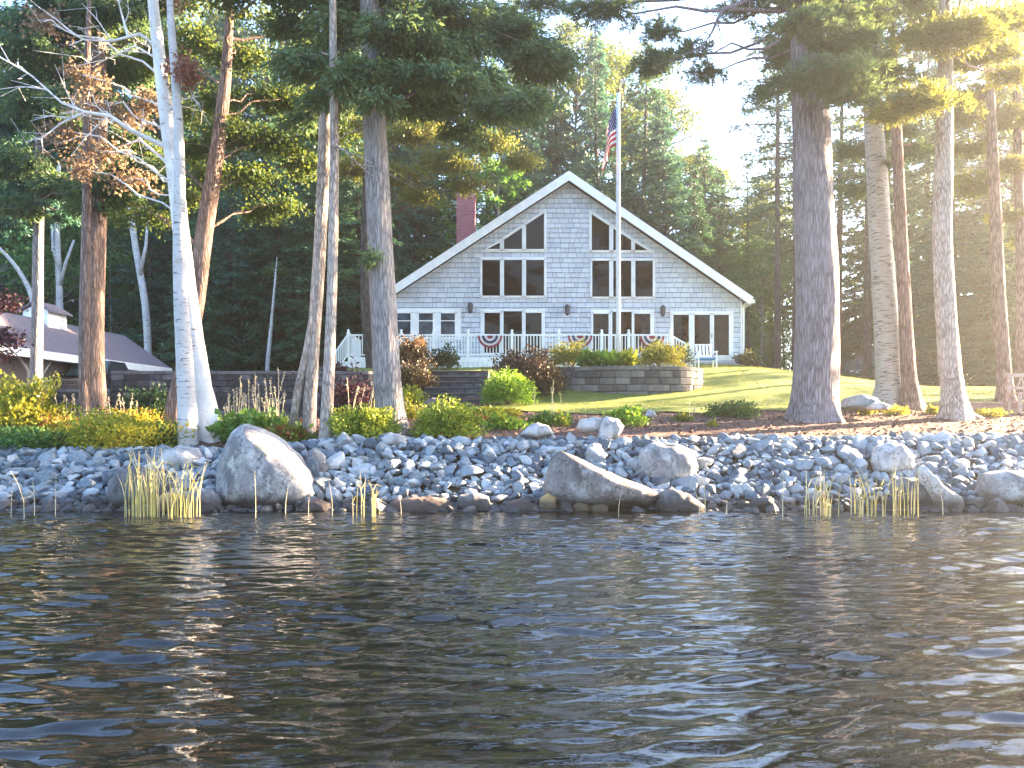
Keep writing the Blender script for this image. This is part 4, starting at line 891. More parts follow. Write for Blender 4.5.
def broadleaf(seed, H, br, zs, Rm, ncl=70, per=260, leaf=.13, clr=(.6, 1.1), flat=.7):
    r = np.random.default_rng(seed); tk = MB(); n = 12; zz = np.linspace(-.4, H * .86, n); P = np.column_stack([.25 * np.sin(zz * .25 + seed), .2 * np.sin(zz * .2 + 2 * seed), zz])
    tk.tube(P, np.maximum(br * (1 - zz.clip(0) / H) * (1 + .4 * np.exp(-zz.clip(0) / .4)), .025), 9); Q = []
    for i in range(ncl):
        f = r.random() ** .9; z = zs + (H - zs) * f; rad = Rm * math.sin(math.pi * (.18 + .78 * f)) ** .7 * r.uniform(.45, 1.05); a = r.uniform(0, 6.28)
        c = np.array((rad * math.cos(a), rad * math.sin(a), z)); zb = max(zs * .7, z - rad * r.uniform(.3, .8)); zb = min(zb, H * .8); b0 = np.array((np.interp(zb, zz, P[:, 0]), np.interp(zb, zz, P[:, 1]), zb))
        tk.tube(curve(b0, c, .15, 5, r, .08), np.linspace(.05, .01, 5) * (br / .18), 4, cap=False)
        cr = r.uniform(*clr); k = int(per * cr ** 2); v = unit(r.normal(size=(k, 3))) * (r.random(k) ** .45)[:, None]; Q.append(c + v * cr * np.array((1.15, 1.15, flat)) + r.normal(0, .05, (k, 3)))
    Q = np.concatenate(Q); n = len(Q); D = r.normal(size=(n, 3)) * np.array((1, 1, .6)) + np.array((0, 0, -.35)); return tk, leafq(Q, D, leaf * r.uniform(.7, 1.3, n), leaf * .36 * r.uniform(.7, 1.2, n), r)
PROTO = {}
def proto(kind, gen, bark, leafm):
    PROTO[kind] = (gen, bark, leafm, [])
def bgtree(kind, variant, x, y, label, group, hs=1.0, ws=1.0, seed=0, name=None):
    gens, bark, leafm, made = PROTO[kind]; r = random.Random(seed * 31 + int(x * 7) + int(y)); z = gz(x, y) - .05; variant %= len(gens)
    for v, root in made:
        if v == variant: o = copy_tree(root, (x, y, z), r.uniform(0, 6.28), (ws, ws, hs)); break
    else:
        o = empty(name or kind, (0, 0, 0)); tk, LV = gens[variant](); a = tk.build('trunk', M[bark], o, smooth=True); b = mesh_obj('crown', LV, quads(LV), M[leafm], o); KIDS[o.name] = [a, b]
        o.location = (x, y, z); o.rotation_euler = (0, 0, r.uniform(0, 6.28)); o.scale = (ws, ws, hs); made.append((variant, o))
    return tag(o, label, 'tree', group)
proto('hemlock_tree', [lambda: conifer(101, 22, .28, 1.6, 4.0, .75, .45, 6), lambda: conifer(102, 22, .28, 2.4, 3.6, .6, .42, 6), lambda: conifer(103, 22, .26, 1.2, 3.3, .9, .40, 6)], 'bark_dark', 'hemlock')
proto('spruce_tree', [lambda: conifer(111, 22, .28, 1.5, 3.2, .5, .40, 6, .30, .05, 1.05), lambda: conifer(112, 22, .26, 2.2, 3.6, .55, .42, 6, .30, .05)], 'bark_dark', 'hemlock_teal')
proto('maple_tree', [lambda: broadleaf(121, 20, .26, 3.5, 4.3, 115, 230, .17), lambda: broadleaf(122, 20, .24, 5, 3.8, 100, 230, .17)], 'bark_dark', 'maple')
proto('pine_tree', [lambda: conifer(131, 22, .26, 6.5, 3.0, .2, .8, 5, .26, .04, 1.1, .55, .4, .30), lambda: conifer(132, 22, .24, 8.5, 2.8, .25, .9, 5, .26, .04, 1.0, .5, .4, .3)], 'bark_dark', 'needle')
proto('young_pine_tree', [lambda: conifer(141, 12, .14, 1.0, 3.3, -.12, .62, 6, .24, .045, 1.25, .75, .25, .30)], 'bark_grey', 'youngpine')
proto('lime_tree', [lambda: broadleaf(151, 9, .10, .6, 2.6, 75, 260, .13)], 'bark_pale', 'lime')
proto('birch_tree', [lambda: broadleaf(161, 18, .15, 8, 2.6, 55, 170, .13), lambda: broadleaf(162, 18, .14, 7, 2.8, 50, 170, .13)], 'birch_grey', 'maple')

# ------------------------------------------------------------------ forest behind
GL = "trees in the dark forest behind the garage and the block wall"
LL = "dark evergreen in the deep woods behind the garage and the block wall"
GC = "evergreens behind the house roof"
LC = "tall evergreen rising behind the house roof and flag"
GR = "trees in the shaded woods right of the house"
LR = "dark evergreen in the shaded woods right of the house beyond the lawn"
GM = "leafy trees in the woods left of the house"
LM = "leafy broad-crowned tree among the evergreens of the woods left of the house"
bx = lambda px, Y: (px - 512) / FPX * Y
def bgl(L, lab, grp):
    for i, (kind, v, px, Y, hs, ws) in enumerate(L): bgtree(kind, v, bx(px, Y), Y, lab, grp, hs, ws, i + 1)
bgl([('hemlock_tree', 0, -40, 46, 1.05, 1), ('spruce_tree', 0, 5, 52, 1.15, 1.1), ('hemlock_tree', 1, 60, 50, 1.2, 1.1), ('spruce_tree', 1, 108, 44, 1.05, 1), ('hemlock_tree', 2, 170, 47, 1.1, 1.1), ('spruce_tree', 0, 205, 42, .95, .95),
     ('hemlock_tree', 0, 240, 49, 1.15, 1.1), ('hemlock_tree', 1, 262, 41, .85, .9), ('spruce_tree', 1, 300, 46, 1.1, 1.1), ('hemlock_tree', 2, 330, 40.5, .85, .95), ('hemlock_tree', 0, 362, 46, 1.1, 1.1), ('hemlock_tree', 1, 392, 50, 1.2, 1.1),
     ('spruce_tree', 0, 415, 47.5, .9, .9), ('hemlock_tree', 2, 140, 56, 1.3, 1.2), ('hemlock_tree', 0, 290, 58, 1.3, 1.2), ('spruce_tree', 1, 345, 57, 1.3, 1.2), ('hemlock_tree', 2, -80, 42, 1, 1), ('hemlock_tree', 1, 30, 62, 1.3, 1.3), ('hemlock_tree', 0, 220, 64, 1.4, 1.4),
     ('hemlock_tree', 1, 325, 37.6, .5, .72), ('spruce_tree', 1, 235, 38, .55, .75), ('hemlock_tree', 2, 200, 36.8, .45, .65), ('hemlock_tree', 0, 362, 38.5, .6, .75), ('hemlock_tree', 2, 280, 38.5, .55, .8), ('spruce_tree', 0, 150, 40, .6, .85)], LL, GL)
bgl([('maple_tree', 0, -15, 40, .95, 1), ('maple_tree', 1, 35, 45, 1.1, 1), ('maple_tree', 0, 140, 49, 1.2, 1.1), ('maple_tree', 1, 205, 52, 1.3, 1.1), ('maple_tree', 0, 268, 53, 1.3, 1.1), ('maple_tree', 1, 372, 53, 1.35, 1.1)], LM, GM)
bgl([('hemlock_tree', 1, 440, 54, 1.3, 1.1), ('hemlock_tree', 0, 492, 52, 1.15, 1), ('spruce_tree', 1, 530, 49, .95, .95), ('hemlock_tree', 2, 560, 55, 1.0, 1.05), ('spruce_tree', 0, 598, 52, 1.02, 1), ('hemlock_tree', 0, 640, 51, .95, 1), ('spruce_tree', 1, 668, 50, .78, .95), ('hemlock_tree', 2, 697, 51, .62, .85), ('hemlock_tree', 1, 520, 60, 1.35, 1.1), ('spruce_tree', 0, 625, 60, 1.1, 1.1)], LC, GC)
bgtree('maple_tree', 1, bx(578, 57), 57, "lighter green leafy tree among the evergreens behind the gable", None, 1.25, 1.0, 4)
for px_, hs_, lab in ((622, 1.18, "tall broad leafy tree directly behind the flag"), (664, 1.02, "rounded leafy tree right of the flagpole above the right roof slope"), (690, .80, "lower leafy tree above the right end of the roof")):
    bgtree('maple_tree', px_ % 2, bx(px_, 58), 58, lab, None, hs_, 1.05, px_)
bgtree('young_pine_tree', 0, bx(500, 45.6), 45.6, "bright green young pine behind the left roof slope beside the brick chimney", None, 1.3, 1.05, 2)
bgtree('young_pine_tree', 0, bx(455, 47), 47, "bright green young pine left of the brick chimney behind the pine trunk", None, 1.15, 1.0, 7)
bgl([('spruce_tree', 1, 752, 62, .62, 1.0), ('hemlock_tree', 0, 724, 55, .68, .9), ('hemlock_tree', 2, 706, 54, .74, .9), ('maple_tree', 1, 760, 56, .70, .9), ('pine_tree', 1, 748, 50, .62, .8), ('pine_tree', 0, 812, 52, .8, .9), ('pine_tree', 1, 770, 57, .78, .9), ('pine_tree', 0, 838, 48, 1.05, 1), ('pine_tree', 1, 868, 44, .95, 1), ('hemlock_tree', 2, 892, 52, 1.05, 1.1), ('spruce_tree', 0, 925, 50, 1.1, 1.1), ('hemlock_tree', 0, 958, 46.5, 1.0, 1.05), ('pine_tree', 0, 985, 42, 1.0, 1.1), ('hemlock_tree', 1, 1015, 47, 1.1, 1.1), ('hemlock_tree', 2, 1050, 43, 1.0, 1.0),
     ('spruce_tree', 1, 940, 40, .42, .75), ('hemlock_tree', 1, 985, 39, .40, .75), ('hemlock_tree', 0, 890, 56, .6, 1), ('hemlock_tree', 2, 1025, 38, .42, .75), ('spruce_tree', 0, 830, 58, .38, .9), ('hemlock_tree', 1, 858, 54, .35, .8)], LR, GR)
bgtree('pine_tree', 1, bx(777, 41), 41, "slender dark pine right of the house, its thin trunk beside the thickest pine", None, .95, .85, 9)
bgtree('pine_tree', 0, bx(796, 43), 43, "thin dark pine directly behind the thickest pine trunk", None, 1.0, .85, 10)
for px, Y, lab in ((758, 50, "bright lime-green small tree right of the house corner"), (787, 53, "bright lime-green tree behind the thickest pine's left side"), (735, 54, "lime-green tree just showing past the house's right eave")):
    bgtree('lime_tree', 0, bx(px, Y), Y, lab, "lime-green trees beyond the lawn", 1.0, 1.05, int(px))
for px_, Y, v in ((1240, 29, 1), (1400, 36, 0), (1085, 35, 1), (1120, 32, 1), (1190, 37, 1)):
    bgtree('pine_tree', v, bx(px_, Y), Y, "pine at the wood's edge just outside the right of the view", "pines at the right edge of the lawn", .95, .9 if px_ > 1200 else .55, px_)
for px_, Y, sc_ in ((-10, 39, 1.5), (60, 41, 1.35), (118, 42, 1.2), (180, 45, 1.4)):
    bgtree('lime_tree', 0, bx(px_, Y), Y, "light green leafy tree in the woods behind the garage roof", "light green trees behind the garage", sc_, sc_ * .95, px_ + 50)
# undergrowth of young evergreens under the far wood
def dome(r, k, c, rx, ry, rz, pw=.4, seed=0, bumpy=.25, low=-.15):
    v = unit(r.normal(size=(k * 2, 3))); v = v[v[:, 2] > low][:k]; s = r.random(len(v)) ** pw * (1 + bumpy * vnoise(v, 3.2, seed, 4) + .05 * r.normal(size=len(v))); return np.array(c) + v * s[:, None] * np.array((rx, ry, rz)), v
V = []; r = np.random.default_rng(55)
for i in range(150):
    px = r.uniform(-80, 1100); Y = r.uniform(44, 66)
    if 395 < px < 740 and Y < 47: continue
    x = bx(px, Y); h = r.uniform(.9, 2.0); P, v = dome(r, 420, (x, Y, gz(x, Y)), r.uniform(1, 2), 1.3, h, .5, i); V.append(leafq(P, v + r.normal(0, .6, P.shape), .28 * r.uniform(.6, 1.2, len(P)), .07, r))
V = np.concatenate(V); tag(mesh_obj('forest_undergrowth', V, quads(V), M['hemlock']), kind='stuff')

# ------------------------------------------------------------------ trees at the front, trunks traced
def plume(r, c, rx, ry, rz, root, tk, dens=1.0, kind='pine', br=.045):
    """flat foliage spray at the end of a limb; returns leaf geometry"""
    c = np.array(c); root = np.array(root); L = np.linalg.norm(c - root); tk.tube(curve(root, c, -.04 * L if kind == 'pine' else .06 * L, 7, r, .05), np.linspace(br, .012, 7), 5, cap=False)
    vol = rx * ry * rz * 4.2; k = max(14, int(min(520, (75 if kind != 'leaf' else 46) * vol ** .8 * dens))); dirh = unit((c - root) * np.array((1, 1, .15)))
    v = unit(r.normal(size=(k, 3))) * (r.random(k) ** .5)[:, None]; v[:, 2] = np.abs(v[:, 2]) * 1.3 - .55; T = c + v * np.array((rx, ry, rz)); a = c - dirh * rx * .8 + (dirh * rx * 1.3) * r.random((k, 1)) * .8
    for i in range(0, k, 6): tk.tube([a[i], (a[i] + T[i]) / 2 + r.normal(0, .03, 3), T[i]], (.012, .008, .003), 3, cap=False)
    out = []
    m = {'pine': 5, 'hem': 7, 'leaf': 5}[kind]; s = r.uniform(.45, 1.05, (k, m)); P = a[:, None] + (T - a)[:, None] * s[..., None] + r.normal(0, .05, (k, m, 3)); P[:, :, 2] -= (s - .4) ** 2 * .15
    P = P.reshape(-1, 3); D = np.repeat(unit(T - a), m, 0)
    if kind == 'pine':
        q = 8; P = np.repeat(P, q, 0); D = np.repeat(D, q, 0) * .8 + r.normal(0, .55, P.shape) + np.array((0, 0, .25)); return leafq(P, D, .17 * r.uniform(.7, 1.2, len(P)), .011, r)
    if kind == 'hem':
        q = 4; P = np.repeat(P, q, 0) + r.normal(0, .05, (len(P) * q, 3)); D = np.repeat(D, q, 0) + r.normal(0, .5, P.shape) + np.array((0, 0, -.45)); return leafq(P, D, .17 * r.uniform(.6, 1.3, len(P)), .022, r)
    q = 5; P = np.repeat(P, q, 0) + r.normal(0, .10, (len(P) * q, 3)); D = r.normal(size=P.shape) + np.array((0, 0, -.5)); return leafq(P, D, .095 * r.uniform(.6, 1.3, len(P)), .034, r)
def fg_tree(name, label, pts, widths, bark, plumes, leaf, kind='pine', Y=None, Htop=15, seed=0, flare=.5, crown=None, extra=None, group=None, seg=18, dens=1.0, bare=()):
    r = np.random.default_rng(900 + seed); b = ground_at(*pts[0]) if Y is None else Vector((bx(pts[0][0], Y), Y, gz(bx(pts[0][0], Y), Y))); Y = b.y
    P = [np.array(at(px, py, Y)) for px, py in pts]; P[0][2] = b.z + .02; root = empty(name, (b.x, b.y, b.z)); tk = MB()
    Rr = [w / FPX * Y / 2 for w in widths]; top = P[-1].copy(); d = unit(P[-1] - P[-2]); rl = Rr[-1]
    if top[2] < Htop:
        n = 4
        for i in range(1, n + 1): f = i / n; P.append(top + np.array((d[0] * (Htop - top[2]) * f * .6, .1 * f, (Htop - top[2]) * f))); Rr.append(rl * (1 - f * .8))
    P = [P[0] - np.array((0, 0, .35))] + P; Rr = [Rr[0] * 1.12] + Rr
    # resample smoothly
    Z = np.array([p[2] for p in P]); zz = np.concatenate([np.linspace(Z[0], Z[0] + 1.3, 12), np.linspace(Z[0] + 1.42, Z[-1], 36)]); ph = r.uniform(0, 6.28); wob = r.normal(0, 1, 3)
    X = np.interp(zz, Z, [p[0] for p in P]); Yv = np.interp(zz, Z, [p[1] for p in P]); Q = np.interp(zz, Z, Rr)
    ks = np.ones(5) / 5; X[3:-3] = np.convolve(X, ks, 'same')[3:-3]
    nf = r.integers(4, 6)
    def lobes(i, th):
        h = (zz - b.z)[:, None]; fl = flare * np.exp(-np.maximum(h, 0) / .22); return 1 + fl * np.maximum(0, np.cos(nf * th + ph) * .7 + np.cos(2 * th + ph * 2) * .3)[None] + .03 * np.sin(3 * th[None] + zz[:, None] * 1.1 + ph) + .02 * np.sin(5 * th[None] - zz[:, None] * 2.3)
    C = np.column_stack([X, Yv + .04 * np.sin(zz * .6 + ph), zz]); tk.tube(C, Q, seg, lobes=lobes)
    tr = lambda z: np.array((np.interp(z, zz, X), np.interp(z, zz, Yv), z))
    if extra:
        for ep, ew in extra:
            E_ = [np.array(at(px, py, Y - .1)) for px, py in ep]; E_[0][2] -= .3 if ep[0][1] > 400 else 0; tk.tube(E_, [w / FPX * Y / 2 for w in ew], 12)
    LV = []; bt = MB()
    for (px, py, dY, rx, rz, *m_) in plumes:
        c = np.array(at(px, py, Y + dY)); sx_, sz_ = rx / FPX * (Y + dY), rz / FPX * (Y + dY); hd = math.hypot(c[0] - tr(c[2])[0], dY); zr = min(max(c[2] + (.12 if kind != 'leaf' else -.5) * hd, b.z + 1.5), zz[-1] - .1)
        LV.append(plume(r, c, sx_, max(.5, sx_ * .75), sz_, tr(zr), bt, dens, kind, (.022 + .008 * hd) if kind != 'leaf' else .012 + .006 * hd))
    if crown:
        z0, z1, R_, n = crown
        for i in range(n):
            f = (i + r.random()) / n; z = z0 + (z1 - z0) * f; a = r.uniform(0, 6.28); rd = R_ * (1 - .6 * f) * r.uniform(.4, 1); c = tr(min(z, zz[-1])) + np.array((math.cos(a) * rd, math.sin(a) * rd, 0)); c[2] = z
            LV.append(plume(r, c, r.uniform(.7, 1.2), r.uniform(.7, 1.1), r.uniform(.25, .5), tr(min(z - .1 * rd, zz[-1])), bt, dens * .7, kind))
    for poly, w0 in bare:
        E_ = [np.array(at(px, py, Y + dy)) for px, py, dy in poly]; bt.tube(E_, np.linspace(w0 / FPX * Y / 2, .008, len(E_)), 6, cap=False); r2 = r
        for i in range(1, len(E_)):
            for _ in range(3):
                s = r2.random(); p = E_[i - 1] + (E_[i] - E_[i - 1]) * s; dd = unit(E_[i] - E_[i - 1]) * .6 + r2.normal(0, .5, 3) + np.array((0, 0, .15)); L = r2.uniform(.3, .9); m2 = p + dd * L * .5; q2 = p + dd * L + r2.normal(0, .08, 3); bt.tube([p, m2, q2], (.013, .009, .004), 4, cap=False)
                bt.tube([m2, m2 + (q2 - m2) * .5 + r2.normal(0, .12, 3), m2 + (q2 - m2) + r2.normal(0, .22, 3)], (.008, .006, .003), 3, cap=False)
    if bt.v: n0 = tk.n; tk.v += bt.v; tk.f += [[i + n0 for i in f] for f in bt.f]; tk.m += bt.m; tk.n += bt.n
    t_o = tk.build('trunk', M[bark], root, smooth=True)
    if LV:
        V = np.concatenate(LV); mesh_obj('crown', V, quads(V), M[leaf], root)
    return tag(root, label, 'tree', group)
def fill(x0, x1, y0, y1, n, seed, d0=-1.2, d1=2.0, rx=(34, 50)):
    r = random.Random(seed); return [(r.uniform(x0, x1), y0 + (y1 - y0) * r.random() ** 1.25, r.uniform(d0, d1), r.uniform(*rx), r.uniform(11, 17)) for _ in range(n)]
fg_tree('birch_tree', "bright white birch trunk leaning left, nearly bare branches above, by the biggest boulder", [(214, 440), (205, 395), (197, 350), (189, 305), (183, 260), (175, 180), (168, 130), (160, 60), (153, 0)], [23, 19, 17, 16, 16, 15, 14, 12, 10], 'birch',
    [(95, 100, 0, 34, 20), (125, 118, .5, 36, 16), (80, 75, .5, 26, 14), (60, 130, 0, 22, 12), (105, 150, .3, 30, 14), (150, 100, .4, 20, 14), (75, 165, 0, 30, 14), (125, 178, .3, 32, 14), (40, 20, 0, 30, 12)], 'dry', 'leaf', seed=1, flare=.25, Htop=13, crown=(10.5, 13.5, 2, 7), dens=.42,
    bare=[([(164, 52, 0), (140, 34, -.2), (112, 41, -.3), (85, 40, -.4), (52, 24, -.6)], 4), ([(128, 36, -.2), (122, 15, -.2), (116, -8, -.2)], 3), ([(168, 148, 0), (130, 130, -.3), (110, 116, -.5), (85, 112, -.6), (62, 103, -.7), (32, 76, -.8), (-4, 54, -.9)], 5.5), ([(167, 112, 0), (180, 100, -.2), (200, 96, -.3)], 4), ([(160, 60, 0), (135, 46, .3), (105, 60, .5)], 3), ([(170, 165, 0), (140, 140, .3), (110, 150, .5), (70, 170, .6)], 3.5), ([(85, 112, -.6), (60, 124, -.6), (40, 140, -.5)], 3)])
fg_tree('birch_tree', "grey-white birch trunk standing upright just left of the bright leaning birch", [(187, 445), (186, 400), (184, 350), (181, 300), (180, 240), (181, 190), (178, 110), (170, 20)], [21, 18, 16, 14, 12, 11, 9, 7], 'birch_grey', [(180, 65, .3, 16, 8), (186, 70, -.2, 14, 7)], 'rust', 'leaf', seed=2, flare=.3, Htop=12, dens=.5)
fg_tree('maple_tree', "reddish-brown leaning trunk behind the birches with yellow-lit leaves", [(170, 436), (182, 370), (192, 330), (199, 295), (203, 245), (211, 195), (218, 150), (224, 95), (228, 40)], [20, 16, 15, 15, 17, 16, 14, 12, 9], 'bark_brown',
    [(230, 130, .5, 42, 18), (195, 150, .8, 38, 16), (275, 140, 1, 45, 16), (250, 175, .6, 40, 14), (310, 165, 1.5, 38, 15), (190, 195, 1, 30, 12), (150, 215, 1.2, 32, 12), (330, 130, 1.5, 40, 14), (215, 100, 1.5, 40, 18), (270, 95, 1.5, 40, 18), (180, 110, 2, 34, 16), (240, 55, 2, 45, 20), (160, 60, 2, 40, 18), (300, 100, 2, 40, 18), (140, 150, 2, 36, 16), (210, 175, 2, 36, 14), (260, 210, 2, 34, 12), (290, 205, 2, 30, 10), (120, 200, 1.5, 28, 12), (200, 40, 2, 40, 18)], 'maple', 'leaf', Y=18.5, seed=3, flare=.3, Htop=14, crown=(10, 14, 2.5, 9))
fg_tree('pine_tree', "thick brown pine trunk, sunlit on its right edge, in front of the truck", [(93, 420), (92, 350), (94, 290), (96, 240), (97, 200), (98, 120), (98, 50), (98, -40)], [26, 23, 21, 20, 18, 16, 14, 11], 'bark_brown',
    [(60, 25, 0, 55, 18), (20, 45, -1, 50, 18), (115, 20, 1, 45, 16), (30, 105, 0, 48, 18), (70, 130, 1, 45, 16), (15, 160, 0, 40, 16), (60, 185, .5, 42, 14), (110, 180, -.5, 35, 13), (125, 70, 1, 42, 16), (15, 205, 0, 40, 12), (40, 75, 1, 40, 16), (90, 205, 0, 30, 10), (130, 140, 1.5, 34, 14), (70, 60, 1.5, 40, 14)] + fill(-10, 140, -10, 205, 15, 1), 'needle', 'hem', seed=4, Htop=15, crown=(11, 14.5, 3, 11))
fg_tree('pine_tree', "slim dark trunk close beside the left edge of the thick brown pine", [(84, 417), (83, 350), (84, 290), (87, 220), (88, 150), (88, 60)], [11, 10, 10, 9, 8, 6], 'bark_brown', [(70, 95, .5, 30, 10), (105, 100, .5, 30, 10)], 'needle', 'hem', Y=17.6, seed=5, Htop=12)
fg_tree('spruce_tree', "thin grey trunk at the far left in front of the garage cupola", [(34, 412), (36, 340), (38, 260), (40, 200), (41, 120), (42, 0)], [12, 11, 10, 9, 8, 6], 'bark_grey', [(10, 120, 1, 40, 14), (60, 150, 1, 40, 14), (30, 190, .5, 45, 12), (15, 20, 1, 40, 16), (60, 215, 1, 26, 8), (5, 222, 1, 28, 8)], 'hemlock_teal', 'hem', Y=21, seed=6, Htop=15, crown=(13, 15, 1.5, 5))
fg_tree('birch_tree', "pale lichen-streaked trunk forked at its base, left one of the close pair", [(309, 433), (311, 390), (314, 340), (316, 300), (319.5, 250), (322, 190), (325, 120), (327, 40)], [14, 13, 12.5, 12.5, 12.5, 12, 12, 10], 'bark_tan', [(300, 120, .5, 22, 8), (345, 100, .5, 20, 8)], 'needle', 'hem', seed=7, flare=.25, Htop=14, extra=[([(291, 428), (298, 390), (306, 352), (312, 315)], [10, 8, 6.5, 5])], crown=(11, 14, 2, 5))
fg_tree('pine_tree', "slim straight grey-pink trunk, right one of the close pair", [(326, 441), (328, 400), (331, 340), (332.5, 280), (333.5, 200), (334, 140), (333, 60)], [14, 12, 10.5, 10, 9.5, 9, 8], 'bark_tan', [(300, 60, 0, 36, 14), (345, 80, -.5, 30, 10), (318, 100, .4, 22, 10)], 'needle', 'hem', seed=8, flare=.3, Htop=14, crown=(10.5, 14, 2, 6), bare=[([(332, 145, 0), (345, 150, -.2), (358, 165, -.2)], 3)])
fg_tree('pine_tree', "stout grey-barked pine trunk at the left end of the house", [(393, 436), (390, 405), (386, 350), (383, 300), (379, 230), (376, 170), (374, 120), (372, 60), (370, 0)], [34, 29, 27, 26, 25, 24, 23, 21, 19], 'bark_grey',
    [(340, 25, 0, 50, 17), (400, 28, -1, 55, 18), (458, 42, .5, 50, 16), (515, 32, 1, 45, 15), (312, 62, .5, 42, 15), (362, 68, -1, 42, 15), (420, 72, -.8, 48, 14), (475, 85, .5, 42, 13), (335, 95, 1, 28, 11), (432, 104, 1, 44, 12), (540, 70, 2, 36, 13), (290, 25, 1, 40, 15), (505, 110, 1.5, 36, 12), (380, 98, -1.2, 30, 9), (455, 10, 0, 50, 14), (373, 255, -.3, 12, 7), (465, 130, 1.5, 30, 10)] + fill(285, 470, -10, 80, 10, 2) + fill(400, 545, 15, 115, 9, 3), 'needle', 'hem', seed=9, Htop=16, crown=(10.5, 14.5, 3.5, 13))
fg_tree('pine_tree', "thickest pine trunk with deeply furrowed bark right of the house", [(815, 420), (815, 397), (816, 350), (817, 300), (815, 240), (813, 180), (811, 120), (809, 60), (805, -10)], [52, 46, 43, 41, 40, 38, 36, 33, 30], 'bark_pine',
    [(655, 62, 1, 34, 20), (690, 48, 0, 28, 12), (705, 72, 1, 30, 9), (600, 6, -1, 55, 12), (540, 4, 0, 45, 9), (800, 22, -1.6, 48, 17), (850, 35, -1.2, 46, 18), (832, 72, -1.6, 62, 20), (785, 82, -1, 32, 13), (855, 92, -1.5, 40, 15), (740, 8, 0, 40, 10), (778, 58, 1, 22, 12), (660, 30, .5, 30, 12), (870, 65, .5, 40, 16), (760, 95, 1, 24, 10)] + fill(780, 900, -10, 100, 7, 4, -1.6, 1.5), 'needle', 'pine', seed=10, flare=.38, Htop=17, crown=(11.5, 14.5, 4, 15), seg=28, bare=[([(808, 10, 0), (760, -4, -.3), (722, 10, -.5), (712, 32, -.6), (700, 50, -.7)], 7)])
fg_tree('yellow_birch_tree', "ring-barked lichen-spotted trunk with spreading roots, beside the bluish slab", [(890, 407), (889, 382), (886, 320), (883, 270), (880, 220), (877, 170), (874, 120), (872, 60)], [36, 27, 24, 22, 21, 20, 18, 15], 'birch_lichen', [(850, 150, 1, 36, 12), (900, 130, 1, 34, 12), (860, 190, 1.5, 30, 8)], 'needle', 'pine', seed=11, flare=.8, Htop=14, crown=(11, 14, 2.5, 6))
fg_tree('pine_tree', "slim brownish trunk close to the right of the ring-barked one", [(913, 409), (910, 380), (906, 320), (902, 260), (899, 200), (897, 150), (895, 80)], [22, 15, 13, 12, 11, 10, 8], 'bark_brown', [(915, 150, 1, 30, 10), (885, 165, .7, 26, 8)], 'needle', 'pine', seed=12, flare=.6, Htop=13, crown=(11, 13, 2, 5))
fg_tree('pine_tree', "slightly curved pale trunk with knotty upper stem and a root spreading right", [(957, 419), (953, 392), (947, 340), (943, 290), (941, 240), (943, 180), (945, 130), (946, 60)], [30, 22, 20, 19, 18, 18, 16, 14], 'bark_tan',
    [(920, 98, -1.2, 50, 20), (960, 30, -1, 55, 22), (1002, 22, 0, 46, 20), (922, 35, 0, 42, 16), (1000, 52, 1, 36, 13), (890, 112, 0, 36, 14), (970, 60, 1, 34, 12), (1020, 75, .5, 34, 12)], 'needle_sunlit', 'pine', seed=13, flare=.6, Htop=15, crown=(11, 14.5, 3, 9), extra=[([(956, 412), (968, 414), (984, 419)], [13, 9, 3])])
fg_tree('pine_tree', "thin straight trunk near the right edge, beside the timber edging", [(1005, 403), (1004, 370), (1001, 320), (998, 260), (995, 200), (992, 150), (990, 100)], [18, 14, 13, 12, 11, 10, 8], 'bark_brown', [(1015, 165, .7, 32, 10), (975, 190, 1, 28, 9), (1010, 215, 1, 30, 9), (965, 150, 1.2, 30, 10), (1015, 120, .8, 34, 12)], 'needle_sunlit', 'pine', seed=14, Htop=13, crown=(10, 13.5, 2.2, 6))
fg_tree('pine_tree', "hazy slender trunk right at the edge of the picture behind the bench", [(1021, 394), (1021, 300), (1019, 200), (1018, 100)], [12, 10, 9, 8], 'bark_brown', [(1030, 240, .5, 24, 8)], 'needle_sunlit', 'pine', Y=24, seed=15, Htop=15, crown=(8, 14.5, 2.2, 6))
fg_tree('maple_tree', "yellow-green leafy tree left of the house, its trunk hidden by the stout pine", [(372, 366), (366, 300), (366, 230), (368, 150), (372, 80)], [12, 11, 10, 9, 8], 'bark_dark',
    [(415, 130, -1, 40, 18), (450, 160, -.5, 40, 16), (490, 140, 0, 36, 16), (400, 172, -1, 36, 14), (440, 110, 1, 44, 18), (350, 165, 0, 38, 16), (500, 105, 1, 40, 16), (420, 195, -.5, 30, 10), (345, 125, 1, 36, 16), (525, 160, 1, 26, 12), (470, 185, .5, 28, 10)], 'maple_sunlit', 'leaf', Y=30, seed=16, Htop=14, dens=1.1)
fg_tree('birch_tree', "pale leaning birch in the woods behind the right end of the garage roof", [(152, 352), (146, 310), (138, 262), (133, 235), (128, 190), (124, 140)], [8, 7, 6.5, 6, 5, 4], 'birch_grey', [(120, 215, .5, 22, 9), (140, 175, .5, 26, 10), (115, 150, .5, 24, 10)], 'maple', 'leaf', Y=36.5, seed=31, Htop=17, flare=.1, seg=10, extra=[([(140, 275), (146, 245), (148, 215)], [4, 3, 2])])
fg_tree('birch_tree', "forked pale birch in the woods above the garage cupola", [(60, 345), (60, 300), (59, 265), (57, 230), (58, 180), (60, 120)], [7, 6.5, 6, 5, 4, 3], 'birch_grey', [(45, 225, .5, 22, 9), (75, 195, .5, 26, 10), (50, 160, .5, 24, 10)], 'maple', 'leaf', Y=37.5, seed=32, Htop=17, flare=.1, seg=10, extra=[([(60, 285), (66, 262), (74, 240)], [4, 3, 2]), ([(60, 270), (53, 250), (52, 225)], [4, 3, 2])])
